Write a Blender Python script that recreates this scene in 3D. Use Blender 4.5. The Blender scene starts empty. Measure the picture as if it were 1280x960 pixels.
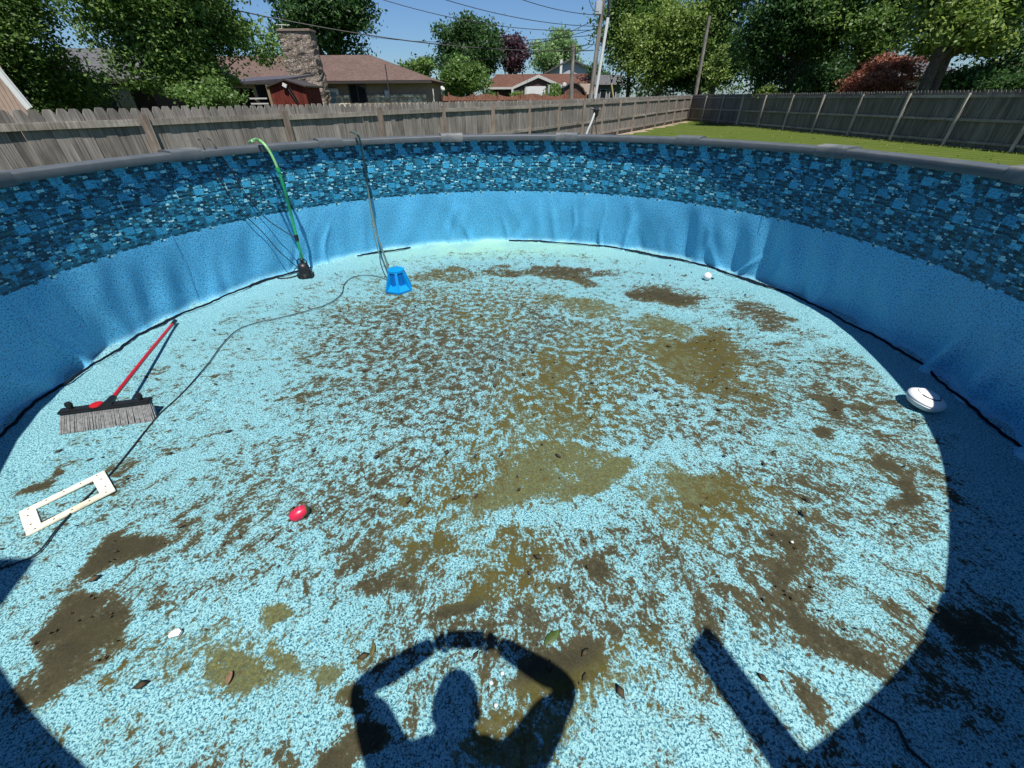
import bpy, bmesh, math, random
import numpy as np
from mathutils import Vector, Matrix, noise as mn
R = math.radians
random.seed(4); rng = np.random.default_rng(4)
sc = bpy.context.scene
COL = sc.collection
PI = math.pi

# ------------------------------------------------------------ camera
FPX, PITCH, ROLL, CAMZ = 506.98, 0.6152, -0.0077, 1.7085
cp, sp = math.cos(PITCH), math.sin(PITCH)
cr, sr = math.cos(ROLL), math.sin(ROLL)
UP = Vector((0, sp, cp)); RT = Vector((1, 0, 0)); FW = Vector((0, cp, -sp))
cx_ = RT*cr + UP*sr; cy_ = UP*cr - RT*sr
cam_d = bpy.data.cameras.new('camera'); cam = bpy.data.objects.new('camera', cam_d); COL.objects.link(cam)
m = Matrix((( cx_.x, cy_.x, -FW.x, 0), (cx_.y, cy_.y, -FW.y, 0), (cx_.z, cy_.z, -FW.z, CAMZ), (0, 0, 0, 1)))
cam.matrix_world = m
cam_d.sensor_width = 36; cam_d.lens = FPX/1280*36; cam_d.clip_start = 0.02; cam_d.clip_end = 2000
sc.camera = cam

# ------------------------------------------------------------ world, sun, exposure
SX, SY = -0.1103, 0.4252          # horizontal run of the sunlight per metre of drop
elev = math.atan(1/math.hypot(SX, SY)); azi = math.atan2(-SX, -SY)   # where the sun stands
w = bpy.data.worlds.new('World'); sc.world = w; w.use_nodes = True
wn = w.node_tree.nodes; wl = w.node_tree.links; wn.clear()
sky = wn.new('ShaderNodeTexSky'); sky.sky_type = 'NISHITA'; sky.sun_disc = False
sky.sun_elevation = elev; sky.sun_rotation = azi
sky.altitude = 200; sky.air_density = 1.0; sky.dust_density = 0.4; sky.ozone_density = 2.5
tint = wn.new('ShaderNodeMix'); tint.data_type = 'RGBA'; tint.blend_type = 'MULTIPLY'; tint.inputs[0].default_value = 1; tint.inputs[7].default_value = (.72, .96, 1.27, 1)
bg = wn.new('ShaderNodeBackground'); bg.inputs[1].default_value = 0.060
wo = wn.new('ShaderNodeOutputWorld'); wl.new(sky.outputs[0], tint.inputs[6]); wl.new(tint.outputs[2], bg.inputs[0]); wl.new(bg.outputs[0], wo.inputs[0])
sl = bpy.data.lights.new('sun', 'SUN'); sl.energy = 5.0; sl.angle = R(0.55); sl.color = (1, 0.96, 0.9)
so = bpy.data.objects.new('sun', sl); COL.objects.link(so)
so.rotation_euler = Vector((SX, SY, -1)).to_track_quat('-Z', 'Y').to_euler(); so.location = (2, -8, 20)
sc.view_settings.view_transform = 'Standard'; sc.view_settings.look = 'None'
sc.view_settings.exposure = 0.45; sc.view_settings.gamma = 1

# ------------------------------------------------------------ helpers
def ray(x, y):                    # direction through a point of the 1280x960 photograph
    u = (x-640)/FPX; v = -(y-480)/FPX
    return cx_*u + cy_*v + FW
def at(x, y, Y):                  # the point at distance Y in that direction
    d = ray(x, y); t = Y/d.y
    return Vector((d.x*t, Y, CAMZ+d.z*t))
def fl(x, y, z=0.0):              # the point at height z
    d = ray(x, y); t = (z-CAMZ)/d.z
    return Vector((d.x*t, d.y*t, z))
PCX, PCY, PR = -0.086, 2.760, 3.235   # pool centre, wall radius
def onwall(x, y, r=PR-0.03):
    d = ray(x, y); a = d.x**2+d.y**2; b = 2*(-PCX*d.x-PCY*d.y); c = PCX**2+PCY**2-r*r
    t = (-b+math.sqrt(b*b-4*a*c))/2/a
    return Vector((d.x*t, d.y*t, CAMZ+d.z*t))

def tag(o, label=None, cat=None, group=None, kind=None):
    if label: o['label'] = label
    if cat: o['category'] = cat
    if group: o['group'] = group
    if kind: o['kind'] = kind
    return o
def empty(name, loc=(0, 0, 0), label=None, cat=None, group=None):
    o = bpy.data.objects.new(name, None); COL.objects.link(o); o.location = loc; o.empty_display_size = .1
    return tag(o, label, cat, group)
def link(name, me, mat=None, parent=None, loc=None, rot=None):
    o = bpy.data.objects.new(name, me); COL.objects.link(o)
    if mat and not me.materials: me.materials.append(mat)
    if parent: o.parent = parent
    if loc is not None: o.location = loc
    if rot is not None: o.rotation_euler = rot
    return o

class MB:
    def __init__(s): s.bm = bmesh.new()
    def box(s, c, d, rot=None, bev=0):
        r = bmesh.ops.create_cube(s.bm, size=1)
        M = Matrix.Translation(Vector(c)) @ (rot.to_4x4() if rot else Matrix()) @ Matrix.Diagonal((d[0], d[1], d[2], 1))
        bmesh.ops.transform(s.bm, matrix=M, verts=r['verts'])
        if bev:
            es = list({e for v in r['verts'] for e in v.link_edges})
            bmesh.ops.bevel(s.bm, geom=es, offset=bev, segments=2, affect='EDGES', clamp_overlap=True)
        return s
    def prism(s, pts, ext):       # polygon pts (3D) extruded by vector
        ext = Vector(ext)
        a = [s.bm.verts.new(p) for p in pts]; b = [s.bm.verts.new(Vector(p)+ext) for p in pts]
        n = len(pts)
        s.bm.faces.new(a); s.bm.faces.new(b[::-1])
        for i in range(n): s.bm.faces.new((a[i], b[i], b[(i+1) % n], a[(i+1) % n]))
        return s
    def tube(s, pts, rad, seg=8, cap=True):
        pts = [Vector(p) for p in pts]; rings = []
        rads = rad if isinstance(rad, (list, tuple)) else [rad]*len(pts)
        prev = None
        for i, p in enumerate(pts):
            t = (pts[min(i+1, len(pts)-1)]-pts[max(i-1, 0)]).normalized()
            if prev is None:
                ref = Vector((0, 0, 1)) if abs(t.z) < .9 else Vector((1, 0, 0))
                n = t.cross(ref).normalized()
            else:
                n = (prev - t*prev.dot(t)).normalized()
            prev = n; b = t.cross(n)
            rings.append([s.bm.verts.new(p + (n*math.cos(a)+b*math.sin(a))*rads[i]) for a in [2*PI*k/seg for k in range(seg)]])
        for r0, r1 in zip(rings, rings[1:]):
            for k in range(seg): s.bm.faces.new((r0[k], r0[(k+1) % seg], r1[(k+1) % seg], r1[k]))
        if cap: s.bm.faces.new(rings[0][::-1]); s.bm.faces.new(rings[-1])
        return s
    def lathe(s, prof, seg=32, c=(0, 0, 0), M=None, jitter=0):
        rings = []; vs = []
        for (r, z) in prof:
            if r < 1e-5: ring = [s.bm.verts.new((0, 0, z))]
            else: ring = [s.bm.verts.new((r*math.cos(2*PI*k/seg), r*math.sin(2*PI*k/seg), z)) for k in range(seg)]
            rings.append(ring); vs += ring
        for a, b in zip(rings, rings[1:]):
            for k in range(seg):
                q = [a[k % len(a)], a[(k+1) % len(a)], b[(k+1) % len(b)], b[k % len(b)]]
                u = []
                for v in q:
                    if v not in u: u.append(v)
                if len(u) > 2: s.bm.faces.new(u)
        T = Matrix.Translation(Vector(c)) @ (M.to_4x4() if M else Matrix())
        bmesh.ops.transform(s.bm, matrix=T, verts=vs)
        return s
    def mesh(s, name, mat=None, smooth=False):
        bmesh.ops.recalc_face_normals(s.bm, faces=s.bm.faces)
        me = bpy.data.meshes.new(name); s.bm.to_mesh(me); s.bm.free()
        if mat: me.materials.append(mat)
        if smooth:
            me.shade_smooth()
            try: me.set_sharp_from_angle(angle=R(38))
            except Exception: pass
        return me
    def build(s, name, mat, parent=None, smooth=False, loc=None, rot=None):
        return link(name, s.mesh(name, mat, smooth), None, parent, loc, rot)

def np_mesh(name, V, F, mat, smooth=False):
    """V (n,3), F (m,k) equal-sized faces"""
    me = bpy.data.meshes.new(name); k = F.shape[1]
    me.vertices.add(len(V)); me.vertices.foreach_set('co', V.astype(np.float32).ravel())
    me.loops.add(F.size); me.loops.foreach_set('vertex_index', F.astype(np.int32).ravel())
    me.polygons.add(len(F)); me.polygons.foreach_set('loop_start', np.arange(0, F.size, k, dtype=np.int32))
    me.polygons.foreach_set('loop_total', np.full(len(F), k, dtype=np.int32))
    me.update(calc_edges=True); me.validate()
    if mat: me.materials.append(mat)
    if smooth: me.shade_smooth()
    return me
def smooth_path(pts, n=6):
    P = [Vector(p) for p in pts]; out = []
    for i in range(len(P)-1):
        p0, p1, p2, p3 = P[max(i-1, 0)], P[i], P[i+1], P[min(i+2, len(P)-1)]
        for k in range(n):
            t = k/n
            out.append(.5*((2*p1)+(p2-p0)*t+(2*p0-5*p1+4*p2-p3)*t*t+(3*p1-p0-3*p2+p3)*t**3))
    return out+[P[-1]]

# ------------------------------------------------------------ materials
class N:
    def __init__(s, name):
        s.m = bpy.data.materials.new(name); s.m.use_nodes = True; s.t = s.m.node_tree
        s.b = s.t.nodes['Principled BSDF']; s.out = s.t.nodes['Material Output']
    def n(s, typ, **kw):
        o = s.t.nodes.new(typ)
        for k, v in kw.items(): setattr(o, k, v)
        return o
    def l(s, a, b): s.t.links.new(a, b)
    def set(s, sock, v):
        if hasattr(v, 'is_linked') or isinstance(v, bpy.types.NodeSocket): s.l(v, sock)
        else: sock.default_value = v
    def math(s, op, a, b=None, c=None, clamp=False):
        o = s.n('ShaderNodeMath', operation=op, use_clamp=clamp)
        for i, v in enumerate((a, b, c)):
            if v is not None: s.set(o.inputs[i], v)
        return o.outputs[0]
    def ramp(s, f, stops, interp='LINEAR'):
        o = s.n('ShaderNodeValToRGB'); o.color_ramp.interpolation = interp; el = o.color_ramp.elements
        while len(el) < len(stops): el.new(0.5)
        for e, (p, c) in zip(el, stops):
            e.position = p; e.color = (*c, 1) if len(c) == 3 else c
        s.set(o.inputs[0], f); return o.outputs[0]
    def mapr(s, v, a, b, c=0., d=1., smooth=True):
        o = s.n('ShaderNodeMapRange'); o.interpolation_type = 'SMOOTHSTEP' if smooth else 'LINEAR'
        s.set(o.inputs[0], v)
        for i, q in enumerate((a, b, c, d)): s.set(o.inputs[i+1], q)
        return o.outputs[0]
    def mix(s, f, a, b, blend='MIX'):
        o = s.n('ShaderNodeMix', data_type='RGBA', blend_type=blend); s.set(o.inputs[0], f)
        for i, v in ((6, a), (7, b)):
            if isinstance(v, tuple): v = (*v, 1) if len(v) == 3 else v
            s.set(o.inputs[i], v)
        return o.outputs[2]
    def noise(s, vec, scale, detail=4, rough=.6, dist=0., dim='3D'):
        o = s.n('ShaderNodeTexNoise', noise_dimensions=dim)
        if vec is not None: s.l(vec, o.inputs['Vector'])
        o.inputs['Scale'].default_value = scale; o.inputs['Detail'].default_value = detail
        o.inputs['Roughness'].default_value = rough; o.inputs['Distortion'].default_value = dist
        return o.outputs[0]
    def coord(s, which='Object'):
        return s.n('ShaderNodeTexCoord').outputs[which]
    def scale(s, vec, sc, loc=(0, 0, 0), rot=(0, 0, 0)):
        o = s.n('ShaderNodeMapping'); s.l(vec, o.inputs[0]); o.inputs['Scale'].default_value = sc
        o.inputs['Location'].default_value = loc; o.inputs['Rotation'].default_value = rot; return o.outputs[0]
    def bump(s, h, strength=.5, dist=.01):
        o = s.n('ShaderNodeBump'); o.inputs['Strength'].default_value = strength; o.inputs['Distance'].default_value = dist
        s.l(h, o.inputs['Height']); s.l(o.outputs[0], s.b.inputs['Normal'])
    def col(s, v): s.set(s.b.inputs['Base Color'], (*v, 1) if isinstance(v, tuple) and len(v) == 3 else v)
    def rough(s, v): s.set(s.b.inputs['Roughness'], v)
    def spec(s, v): s.b.inputs['Specular IOR Level'].default_value = v

def simple(name, c, rough=.6, var=.15, scale=20, bump=.0, metal=0, spec=.5, dirt=None):
    g = N(name); v = g.coord(); n = g.noise(v, scale, 5, .6)
    c = Vector(c)
    g.col(g.ramp(n, [(.3, tuple(c*(1-var))), (.7, tuple(min(1, x) for x in c*(1+var)))]))
    if dirt:
        n2 = g.noise(v, scale*.2, 6, .7)
        base = g.b.inputs['Base Color'].links[0].from_socket
        g.col(g.mix(g.mapr(n2, .5, .7), base, dirt))
    g.rough(rough); g.b.inputs['Metallic'].default_value = metal; g.spec(spec)
    if bump: g.bump(n, .6, bump)
    return g.m

def m_wood(name, c1, c2, c3, streak=(60, 60, 2.2), spec=.15):
    g = N(name); v = g.coord(); oi = g.n('ShaderNodeObjectInfo')
    off = g.n('ShaderNodeVectorMath', operation='ADD'); g.l(v, off.inputs[0])
    comb = g.n('ShaderNodeCombineXYZ')
    for i, k in enumerate((37., 91., 53.)): g.l(g.math('MULTIPLY', oi.outputs['Random'], k), comb.inputs[i])
    g.l(comb.outputs[0], off.inputs[1]); v2 = off.outputs[0]
    s1 = g.noise(g.scale(v2, streak), 1, 6, .65, .3); s2 = g.noise(g.scale(v2, (9, 9, 1.2)), 1, 4, .6, .5)
    s3 = g.noise(v2, 2.5, 4, .6)
    c = g.ramp(g.math('ADD', g.math('MULTIPLY', s1, .7), g.math('MULTIPLY', s2, .35)), [(.36, c1), (.52, c2), (.68, c3)])
    hsv = g.n('ShaderNodeHueSaturation'); g.l(c, hsv.inputs['Color'])
    g.l(g.mapr(oi.outputs['Random'], 0, 1, .82, 1.18, False), hsv.inputs['Value'])
    g.col(g.mix(g.mapr(s3, .45, .75, 0, .55), hsv.outputs[0], tuple(Vector(c1)*.8)))
    g.rough(.9); g.spec(spec); g.bump(s1, .7, .004); return g.m

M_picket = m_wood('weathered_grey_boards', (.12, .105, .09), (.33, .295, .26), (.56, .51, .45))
M_rail = m_wood('weathered_rail_wood', (.16, .14, .11), (.36, .32, .27), (.56, .52, .45), streak=(3, 3, 60))
M_post = m_wood('weathered_post_wood', (.16, .12, .095), (.36, .29, .235), (.52, .45, .38))
M_shade_picket = m_wood('shaded_weathered_boards', (.10, .09, .07), (.215, .195, .165), (.35, .33, .29))  # darker copy of the grey boards, with the fence's shade in the colour
M_redwood = m_wood('reddish_stained_wood', (.16, .07, .045), (.30, .14, .095), (.42, .22, .15))
M_sun_post = m_wood('sunlit_post_wood', (.26, .22, .18), (.50, .44, .37), (.68, .62, .54))  # post wood lightened so the sun on the posts is in the colour
M_pole = m_wood('utility_pole_wood', (.12, .10, .085), (.27, .24, .21), (.42, .38, .34), streak=(14, 14, .5))

def m_grey_resin():
    g = N('grey_resin_coping'); v = g.coord()
    n = g.noise(v, 6, 6, .7); n2 = g.noise(v, 160, 3, .6); n3 = g.noise(g.scale(v, (3, 3, 25)), 1, 5, .7)
    c = g.ramp(n, [(.3, (.066, .076, .082)), (.7, (.090, .102, .108))])
    c = g.mix(g.mapr(n3, .6, .85, 0, .35), c, (.13, .135, .13))
    g.col(c); g.rough(g.mapr(n, .3, .7, .42, .62)); g.spec(.45); g.bump(n2, .25, .001); return g.m
M_coping = m_grey_resin()
M_cap = simple('grey_resin_cap', (.092, .104, .111), .62, .12, 12, spec=.2, dirt=(.2, .2, .19))

def m_wall_liner():
    g = N('printed_wall_liner'); uv = g.coord('UV')
    sep = g.n('ShaderNodeSeparateXYZ'); g.l(uv, sep.inputs[0])
    PER = .468      # the print repeats round the wall
    wn_ = g.noise(uv, 60, 3, .7); wn2 = g.noise(g.scale(uv, (1, 1, 1), (5, 9, 0)), 48, 3, .7)
    U = g.math('ADD', sep.outputs[0], g.math('MULTIPLY', g.math('SUBTRACT', wn_, .5), .014))
    Vv = g.math('ADD', sep.outputs[1], g.math('MULTIPLY', g.math('SUBTRACT', wn2, .5), .014))
    Um = g.math('FLOORED_MODULO', U, PER)
    def brick(nw, h, off, ush=0., vsh=0., mort=.06, freq=2, squash=1.0):
        cb = g.n('ShaderNodeCombineXYZ'); wdt = PER/nw
        g.l(g.math('DIVIDE', g.math('FLOORED_MODULO', g.math('ADD', U, ush), PER), wdt), cb.inputs[0]); g.l(g.math('DIVIDE', g.math('ADD', Vv, vsh), h), cb.inputs[1])
        o = g.n('ShaderNodeTexBrick'); g.l(cb.outputs[0], o.inputs['Vector']); o.inputs['Scale'].default_value = 1
        o.inputs['Brick Width'].default_value = 1; o.inputs['Row Height'].default_value = 1
        o.offset = off; o.offset_frequency = freq; o.squash = squash; o.squash_frequency = 3
        o.inputs['Mortar Size'].default_value = mort; o.inputs['Mortar Smooth'].default_value = .3
        o.inputs['Color1'].default_value = (0, 0, 0, 1); o.inputs['Color2'].default_value = (1, 1, 1, 1); o.inputs['Mortar'].default_value = (.5, .5, .5, 1)
        sc_ = g.n('ShaderNodeSeparateColor'); g.l(o.outputs['Color'], sc_.inputs[0]); return sc_.outputs[0], o.outputs['Fac']
    pal = [(.0, (.003, .022, .045)), (.17, (.006, .06, .11)), (.36, (.012, .125, .22)), (.54, (.02, .20, .35)),
           (.69, (.04, .32, .53)), (.80, (.09, .48, .74)), (.89, (.40, .80, .92)), (.95, (.03, .12, .12))]
    v0, m0 = brick(13, .0125, .37, squash=.6, mort=.09)
    v1_, m1 = brick(8, .0195, .43, .05, .007, .07, 3, .7)
    v2_, m2 = brick(6, .037, .5, .02, .013, .05)
    v3_, m3 = brick(5, .062, .31, .09, .03, .05)
    dk = (.003, .02, .036)
    lay = g.mix(g.math('MULTIPLY', m0, .9), g.ramp(v0, pal, 'CONSTANT'), dk)
    l1 = g.mix(g.math('MULTIPLY', m1, .9), g.ramp(g.math('FRACT', g.math('MULTIPLY', v1_, 7.3)), pal, 'CONSTANT'), dk)
    lay = g.mix(g.math('GREATER_THAN', v1_, .50), lay, l1)
    l2 = g.mix(g.math('MULTIPLY', m2, .9), g.ramp(g.math('FRACT', g.math('MULTIPLY', v2_, 13.7)), [(0, (.015, .15, .26)), (.3, (.035, .31, .54)), (.62, (.10, .54, .80)), (.85, (.01, .09, .15))], 'CONSTANT'), dk)
    lay = g.mix(g.math('GREATER_THAN', v2_, .84), lay, l2)
    l3 = g.mix(g.math('MULTIPLY', m3, .9), g.ramp(g.math('FRACT', g.math('MULTIPLY', v3_, 11.1)), [(0, (.035, .31, .55)), (.5, (.06, .42, .70)), (.85, (.02, .20, .34))], 'CONSTANT'), dk)
    stone = g.mix(g.math('GREATER_THAN', v3_, .87), lay, l3)
    grain = g.noise(uv, 95, 4, .75)
    stone = g.mix(g.mapr(grain, .48, .68, .0, .6), stone, g.mix(1.0, stone, (2.1, 1.8, 1.5), 'MULTIPLY'))
    stone = g.mix(g.mapr(grain, .50, .36, .0, .6), stone, (.008, .05, .08))
    sliv = g.noise(g.scale(uv, (30, 150, 1)), 1, 5, .7)
    stone = g.mix(g.mapr(sliv, .50, .38, 0, .75), stone, (.004, .028, .045))
    stone = g.mix(g.mapr(sliv, .58, .72, 0, .5), stone, g.mix(1.0, stone, (2.4, 2.0, 1.7), 'MULTIPLY'))
    # stepped lower edge of the band, stone by stone
    wnz = g.n('ShaderNodeTexWhiteNoise', noise_dimensions='1D'); g.l(g.math('FLOOR', g.math('DIVIDE', Um, .042)), wnz.inputs['W'])
    thr = g.math('ADD', .655, g.math('MULTIPLY', wnz.outputs['Value'], .030))
    below = g.math('LESS_THAN', Vv, thr)
    # lower liner: blue ground with fine dark pebble specks
    v1 = g.n('ShaderNodeTexVoronoi', voronoi_dimensions='2D'); g.l(uv, v1.inputs['Vector']); v1.inputs['Scale'].default_value = 62
    sp_ = g.mapr(v1.outputs['Distance'], .20, .36, 1., 0.)
    n1 = g.noise(uv, 60, 5, .75); n2 = g.noise(uv, 4, 5, .6)
    blue = g.ramp(n1, [(.3, (.075, .42, .72)), (.7, (.16, .60, .92))])
    blue = g.mix(g.math('MULTIPLY', sp_, g.mapr(n1, .38, .58, .1, 1)), blue, (.008, .08, .22))
    blue = g.mix(g.mapr(n2, .45, .8, 0, .35), blue, (.12, .42, .62))
    # scum tide line and stain near the floor
    low = g.mapr(sep.outputs[1], .0, .10, 1., 0.)
    blue = g.mix(g.math('MULTIPLY', low, g.mapr(g.noise(uv, 9, 5, .7), .35, .6, .2, .75)), blue, (.30, .60, .68))
    st = g.noise(g.scale(uv, (7, .9, 1)), 1, 5, .7)
    blue = g.mix(g.mapr(st, .55, .75, 0, .22), blue, (.10, .26, .32))
    g.col(g.mix(below, stone, blue))
    g.rough(.45); g.spec(.35); g.bump(n1, .12, .0015)
    return g.m

def m_floor_liner():
    g = N('floor_liner_with_algae'); v = g.coord('Object')
    sx = g.n('ShaderNodeSeparateXYZ'); g.l(v, sx.inputs[0])
    X, Y = sx.outputs[0], g.math('SUBTRACT', sx.outputs[1], .15)
    r = g.math('SQRT', g.math('ADD', g.math('MULTIPLY', X, X), g.math('MULTIPLY', Y, Y)))
    rr = g.math('MAXIMUM', r, .05)
    cA = g.n('ShaderNodeCombineXYZ')
    # streaks run outward from the middle of the pool
    g.l(g.math('MULTIPLY', g.math('DIVIDE', X, rr), 2.1), cA.inputs[0]); g.l(g.math('MULTIPLY', g.math('DIVIDE', Y, rr), 2.1), cA.inputs[1])
    g.l(g.math('MULTIPLY', r, .50), cA.inputs[2])
    pol = cA.outputs[0]
    wobble = g.n('ShaderNodeTexNoise'); g.l(v, wobble.inputs['Vector']); wobble.inputs['Scale'].default_value = 3.; wobble.inputs['Detail'].default_value = 3
    ws = g.n('ShaderNodeVectorMath', operation='SCALE'); g.l(wobble.outputs['Color'], ws.inputs[0]); ws.inputs['Scale'].default_value = .22
    wa = g.n('ShaderNodeVectorMath', operation='ADD'); g.l(pol, wa.inputs[0]); g.l(ws.outputs[0], wa.inputs[1]); pol = wa.outputs[0]
    iso_f = g.noise(v, 17, 6, .68, .4); pol_f = g.noise(pol, 15, 6, .68, .3)
    k = g.mapr(r, 1.1, 2.6, 0, .68)
    mixn = g.math('ADD', g.math('MULTIPLY', iso_f, g.math('SUBTRACT', 1., k)), g.math('MULTIPLY', pol_f, k))
    mid = g.noise(v, 4.2, 4, .6, .5); pmid = g.noise(pol, 4.6, 4, .6, .2)
    mm = g.math('ADD', g.math('MULTIPLY', mid, .5), g.math('MULTIPLY', pmid, .5))
    fine = g.noise(v, 75, 3, .7); fp = g.noise(pol, 48, 3, .7)
    f2 = g.math('ADD', g.math('MULTIPLY', fine, .55), g.math('MULTIPLY', fp, .45))
    aB = g.n('ShaderNodeAttribute', attribute_name='dirt'); aG = g.n('ShaderNodeAttribute', attribute_name='green')
    aP = g.n('ShaderNodeAttribute', attribute_name='edge')
    nn = g.math('ADD', g.math('ADD', g.math('MULTIPLY', mixn, .44), g.math('MULTIPLY', mm, .15)), g.math('MULTIPLY', f2, .41))
    nn = g.math('ADD', .5, g.math('MULTIPLY', g.math('SUBTRACT', nn, .49), 1.7))
    # print: bleached light blue with small dark pebble gaps
    vo = g.n('ShaderNodeTexVoronoi', feature='DISTANCE_TO_EDGE'); g.l(g.scale(v, (1, 1, .01)), vo.inputs['Vector']); vo.inputs['Scale'].default_value = 62
    vf = g.n('ShaderNodeTexVoronoi'); g.l(v, vf.inputs['Vector']); vf.inputs['Scale'].default_value = 85
    big = g.noise(v, 1.1, 4, .6)
    base = g.ramp(big, [(.3, (.27, .57, .60)), (.7, (.34, .64, .67))])
    base = g.mix(g.mapr(fine, .35, .65, 0, .5), base, (.44, .82, .88))
    peb = g.noise(v, 128, 2, .55, .3); peb2 = g.noise(v, 240, 1, .5)
    gap = g.math('MULTIPLY', g.mapr(peb, .490, .450), g.mapr(fine, .38, .56, .5, 1.))
    base = g.mix(gap, base, (.018, .125, .185))
    base = g.mix(g.mapr(peb2, .44, .38, 0, .6), base, (.05, .22, .30))
    # cleaner, greener tint rim near the wall at the far side
    rimm = g.math('MULTIPLY', aP.outputs['Fac'], g.mapr(mm, .35, .6, .3, .85))
    base = g.mix(rimm, base, (.36, .66, .50))
    # green algae mat
    gn = g.math('ADD', g.math('ADD', g.math('MULTIPLY', nn, .75), g.math('MULTIPLY', g.noise(v, 48, 4, .8), .25)), g.math('MULTIPLY', g.math('SUBTRACT', aG.outputs['Fac'], .54), .42))
    gm = g.mapr(gn, .48, .57)
    gcol = g.ramp(g.noise(v, 55, 5, .8), [(.28, (.038, .034, .006)), (.5, (.115, .105, .014)), (.66, (.19, .175, .035)), (.8, (.30, .40, .28))])
    c = g.mix(g.math('MULTIPLY', gm, .93), base, gcol)
    # brown silt
    bn = g.math('ADD', nn, g.math('MULTIPLY', g.math('SUBTRACT', aB.outputs['Fac'], .5), .40))
    bm_ = g.mapr(bn, .502, .538)
    halo = g.mapr(bn, .45, .52, 0, .42)
    bcol = g.ramp(g.noise(v, 10, 6, .75), [(.3, (.030, .022, .007)), (.6, (.052, .038, .012)), (.8, (.08, .062, .022))])
    bcol = g.mix(g.mapr(aG.outputs['Fac'], .1, .5, 0, .75), bcol, g.ramp(iso_f, [(.35, (.058, .048, .008)), (.65, (.125, .11, .018))]))
    c = g.mix(halo, c, (.13, .20, .15))
    bcol = g.mix(g.mapr(bn, .53, .66, .40, 0), bcol, (.13, .115, .055))
    bcol = g.mix(g.mapr(g.noise(v, 2.2, 5, .7), .45, .7, 0, .4), bcol, (.085, .07, .03))
    c = g.mix(g.math('MULTIPLY', bm_, .96), c, bcol)
    g.col(c)
    g.rough(g.mapr(bm_, 0, 1, .5, .85, False)); g.spec(.18)
    h = g.math('ADD', g.math('MULTIPLY', nn, .6), g.math('ADD', g.math('MULTIPLY', fine, .35), g.math('MULTIPLY', gm, .1)))
    g.bump(h, .55, .012)
    return g.m

def m_leaf(name, dark, mid, light, trans=.35):
    g = N(name); gi = g.n('ShaderNodeNewGeometry'); v = g.coord()
    n = g.noise(v, .9, 3, .6)
    f = g.math('ADD', g.math('MULTIPLY', gi.outputs['Random Per Island'], .6), g.math('MULTIPLY', n, .5))
    c = g.ramp(f, [(.2, dark), (.5, mid), (.85, light)])
    hs0 = g.n('ShaderNodeHueSaturation'); hs0.inputs['Value'].default_value = 1.8; hs0.inputs['Saturation'].default_value = .93; g.l(c, hs0.inputs['Color']); c = hs0.outputs[0]
    g.col(c); g.rough(.5); g.spec(.3)
    t = g.n('ShaderNodeBsdfTranslucent'); hs = g.n('ShaderNodeHueSaturation'); g.l(c, hs.inputs['Color']); hs.inputs['Value'].default_value = 1.6; hs.inputs['Saturation'].default_value = 1.1
    g.l(hs.outputs[0], t.inputs[0])
    mx = g.n('ShaderNodeMixShader'); mx.inputs[0].default_value = trans
    g.l(g.b.outputs[0], mx.inputs[1]); g.l(t.outputs[0], mx.inputs[2]); g.l(mx.outputs[0], g.out.inputs[0]); return g.m

def m_shingle(name, c1, c2, s=1.0):
    g = N(name); v = g.coord()
    br = g.n('ShaderNodeTexBrick'); 
    sp3 = g.n('ShaderNodeSeparateXYZ'); g.l(v, sp3.inputs[0]); cb = g.n('ShaderNodeCombineXYZ')
    g.l(g.math('ADD', sp3.outputs[0], g.math('MULTIPLY', sp3.outputs[1], .15)), cb.inputs[0]); g.l(g.math('MULTIPLY', sp3.outputs[2], 2.2), cb.inputs[1])
    g.l(cb.outputs[0], br.inputs['Vector']); br.inputs['Scale'].default_value = 3.2*s
    br.inputs['Color1'].default_value = (*c1, 1); br.inputs['Color2'].default_value = (*c2, 1)
    br.inputs['Mortar'].default_value = (*(Vector(c1)*.6), 1); br.inputs['Mortar Size'].default_value = .012
    n = g.noise(v, 14, 5, .8); n2 = g.noise(v, .7, 4, .6)
    c = g.mix(g.mapr(n, .35, .65, 0, .5), br.outputs['Color'], c2)
    c = g.mix(g.mapr(n2, .4, .7, 0, .3), c, tuple(Vector(c1)*.75))
    g.col(c); g.rough(.95); g.spec(.15); g.bump(n, .5, .01); return g.m

def m_brick(name, c1, c2, mortar, s=4.5, w=.5, h=.22):
    g = N(name); v = g.coord()
    sp3 = g.n('ShaderNodeSeparateXYZ'); g.l(v, sp3.inputs[0]); cb = g.n('ShaderNodeCombineXYZ')
    g.l(g.math('ADD', sp3.outputs[0], sp3.outputs[1]), cb.inputs[0]); g.l(sp3.outputs[2], cb.inputs[1])
    br = g.n('ShaderNodeTexBrick'); g.l(cb.outputs[0], br.inputs['Vector']); br.inputs['Scale'].default_value = s
    br.inputs['Brick Width'].default_value = w*2; br.inputs['Row Height'].default_value = h*1.5
    br.inputs['Color1'].default_value = (*c1, 1); br.inputs['Color2'].default_value = (*c2, 1); br.inputs['Mortar'].default_value = (*mortar, 1)
    n = g.noise(v, 9, 5, .7)
    g.col(g.mix(g.mapr(n, .35, .7, 0, .45), br.outputs['Color'], tuple(Vector(c1)*.6))); g.rough(.9); g.spec(.2)
    g.bump(br.outputs['Fac'], -.4, .01); return g.m

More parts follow.
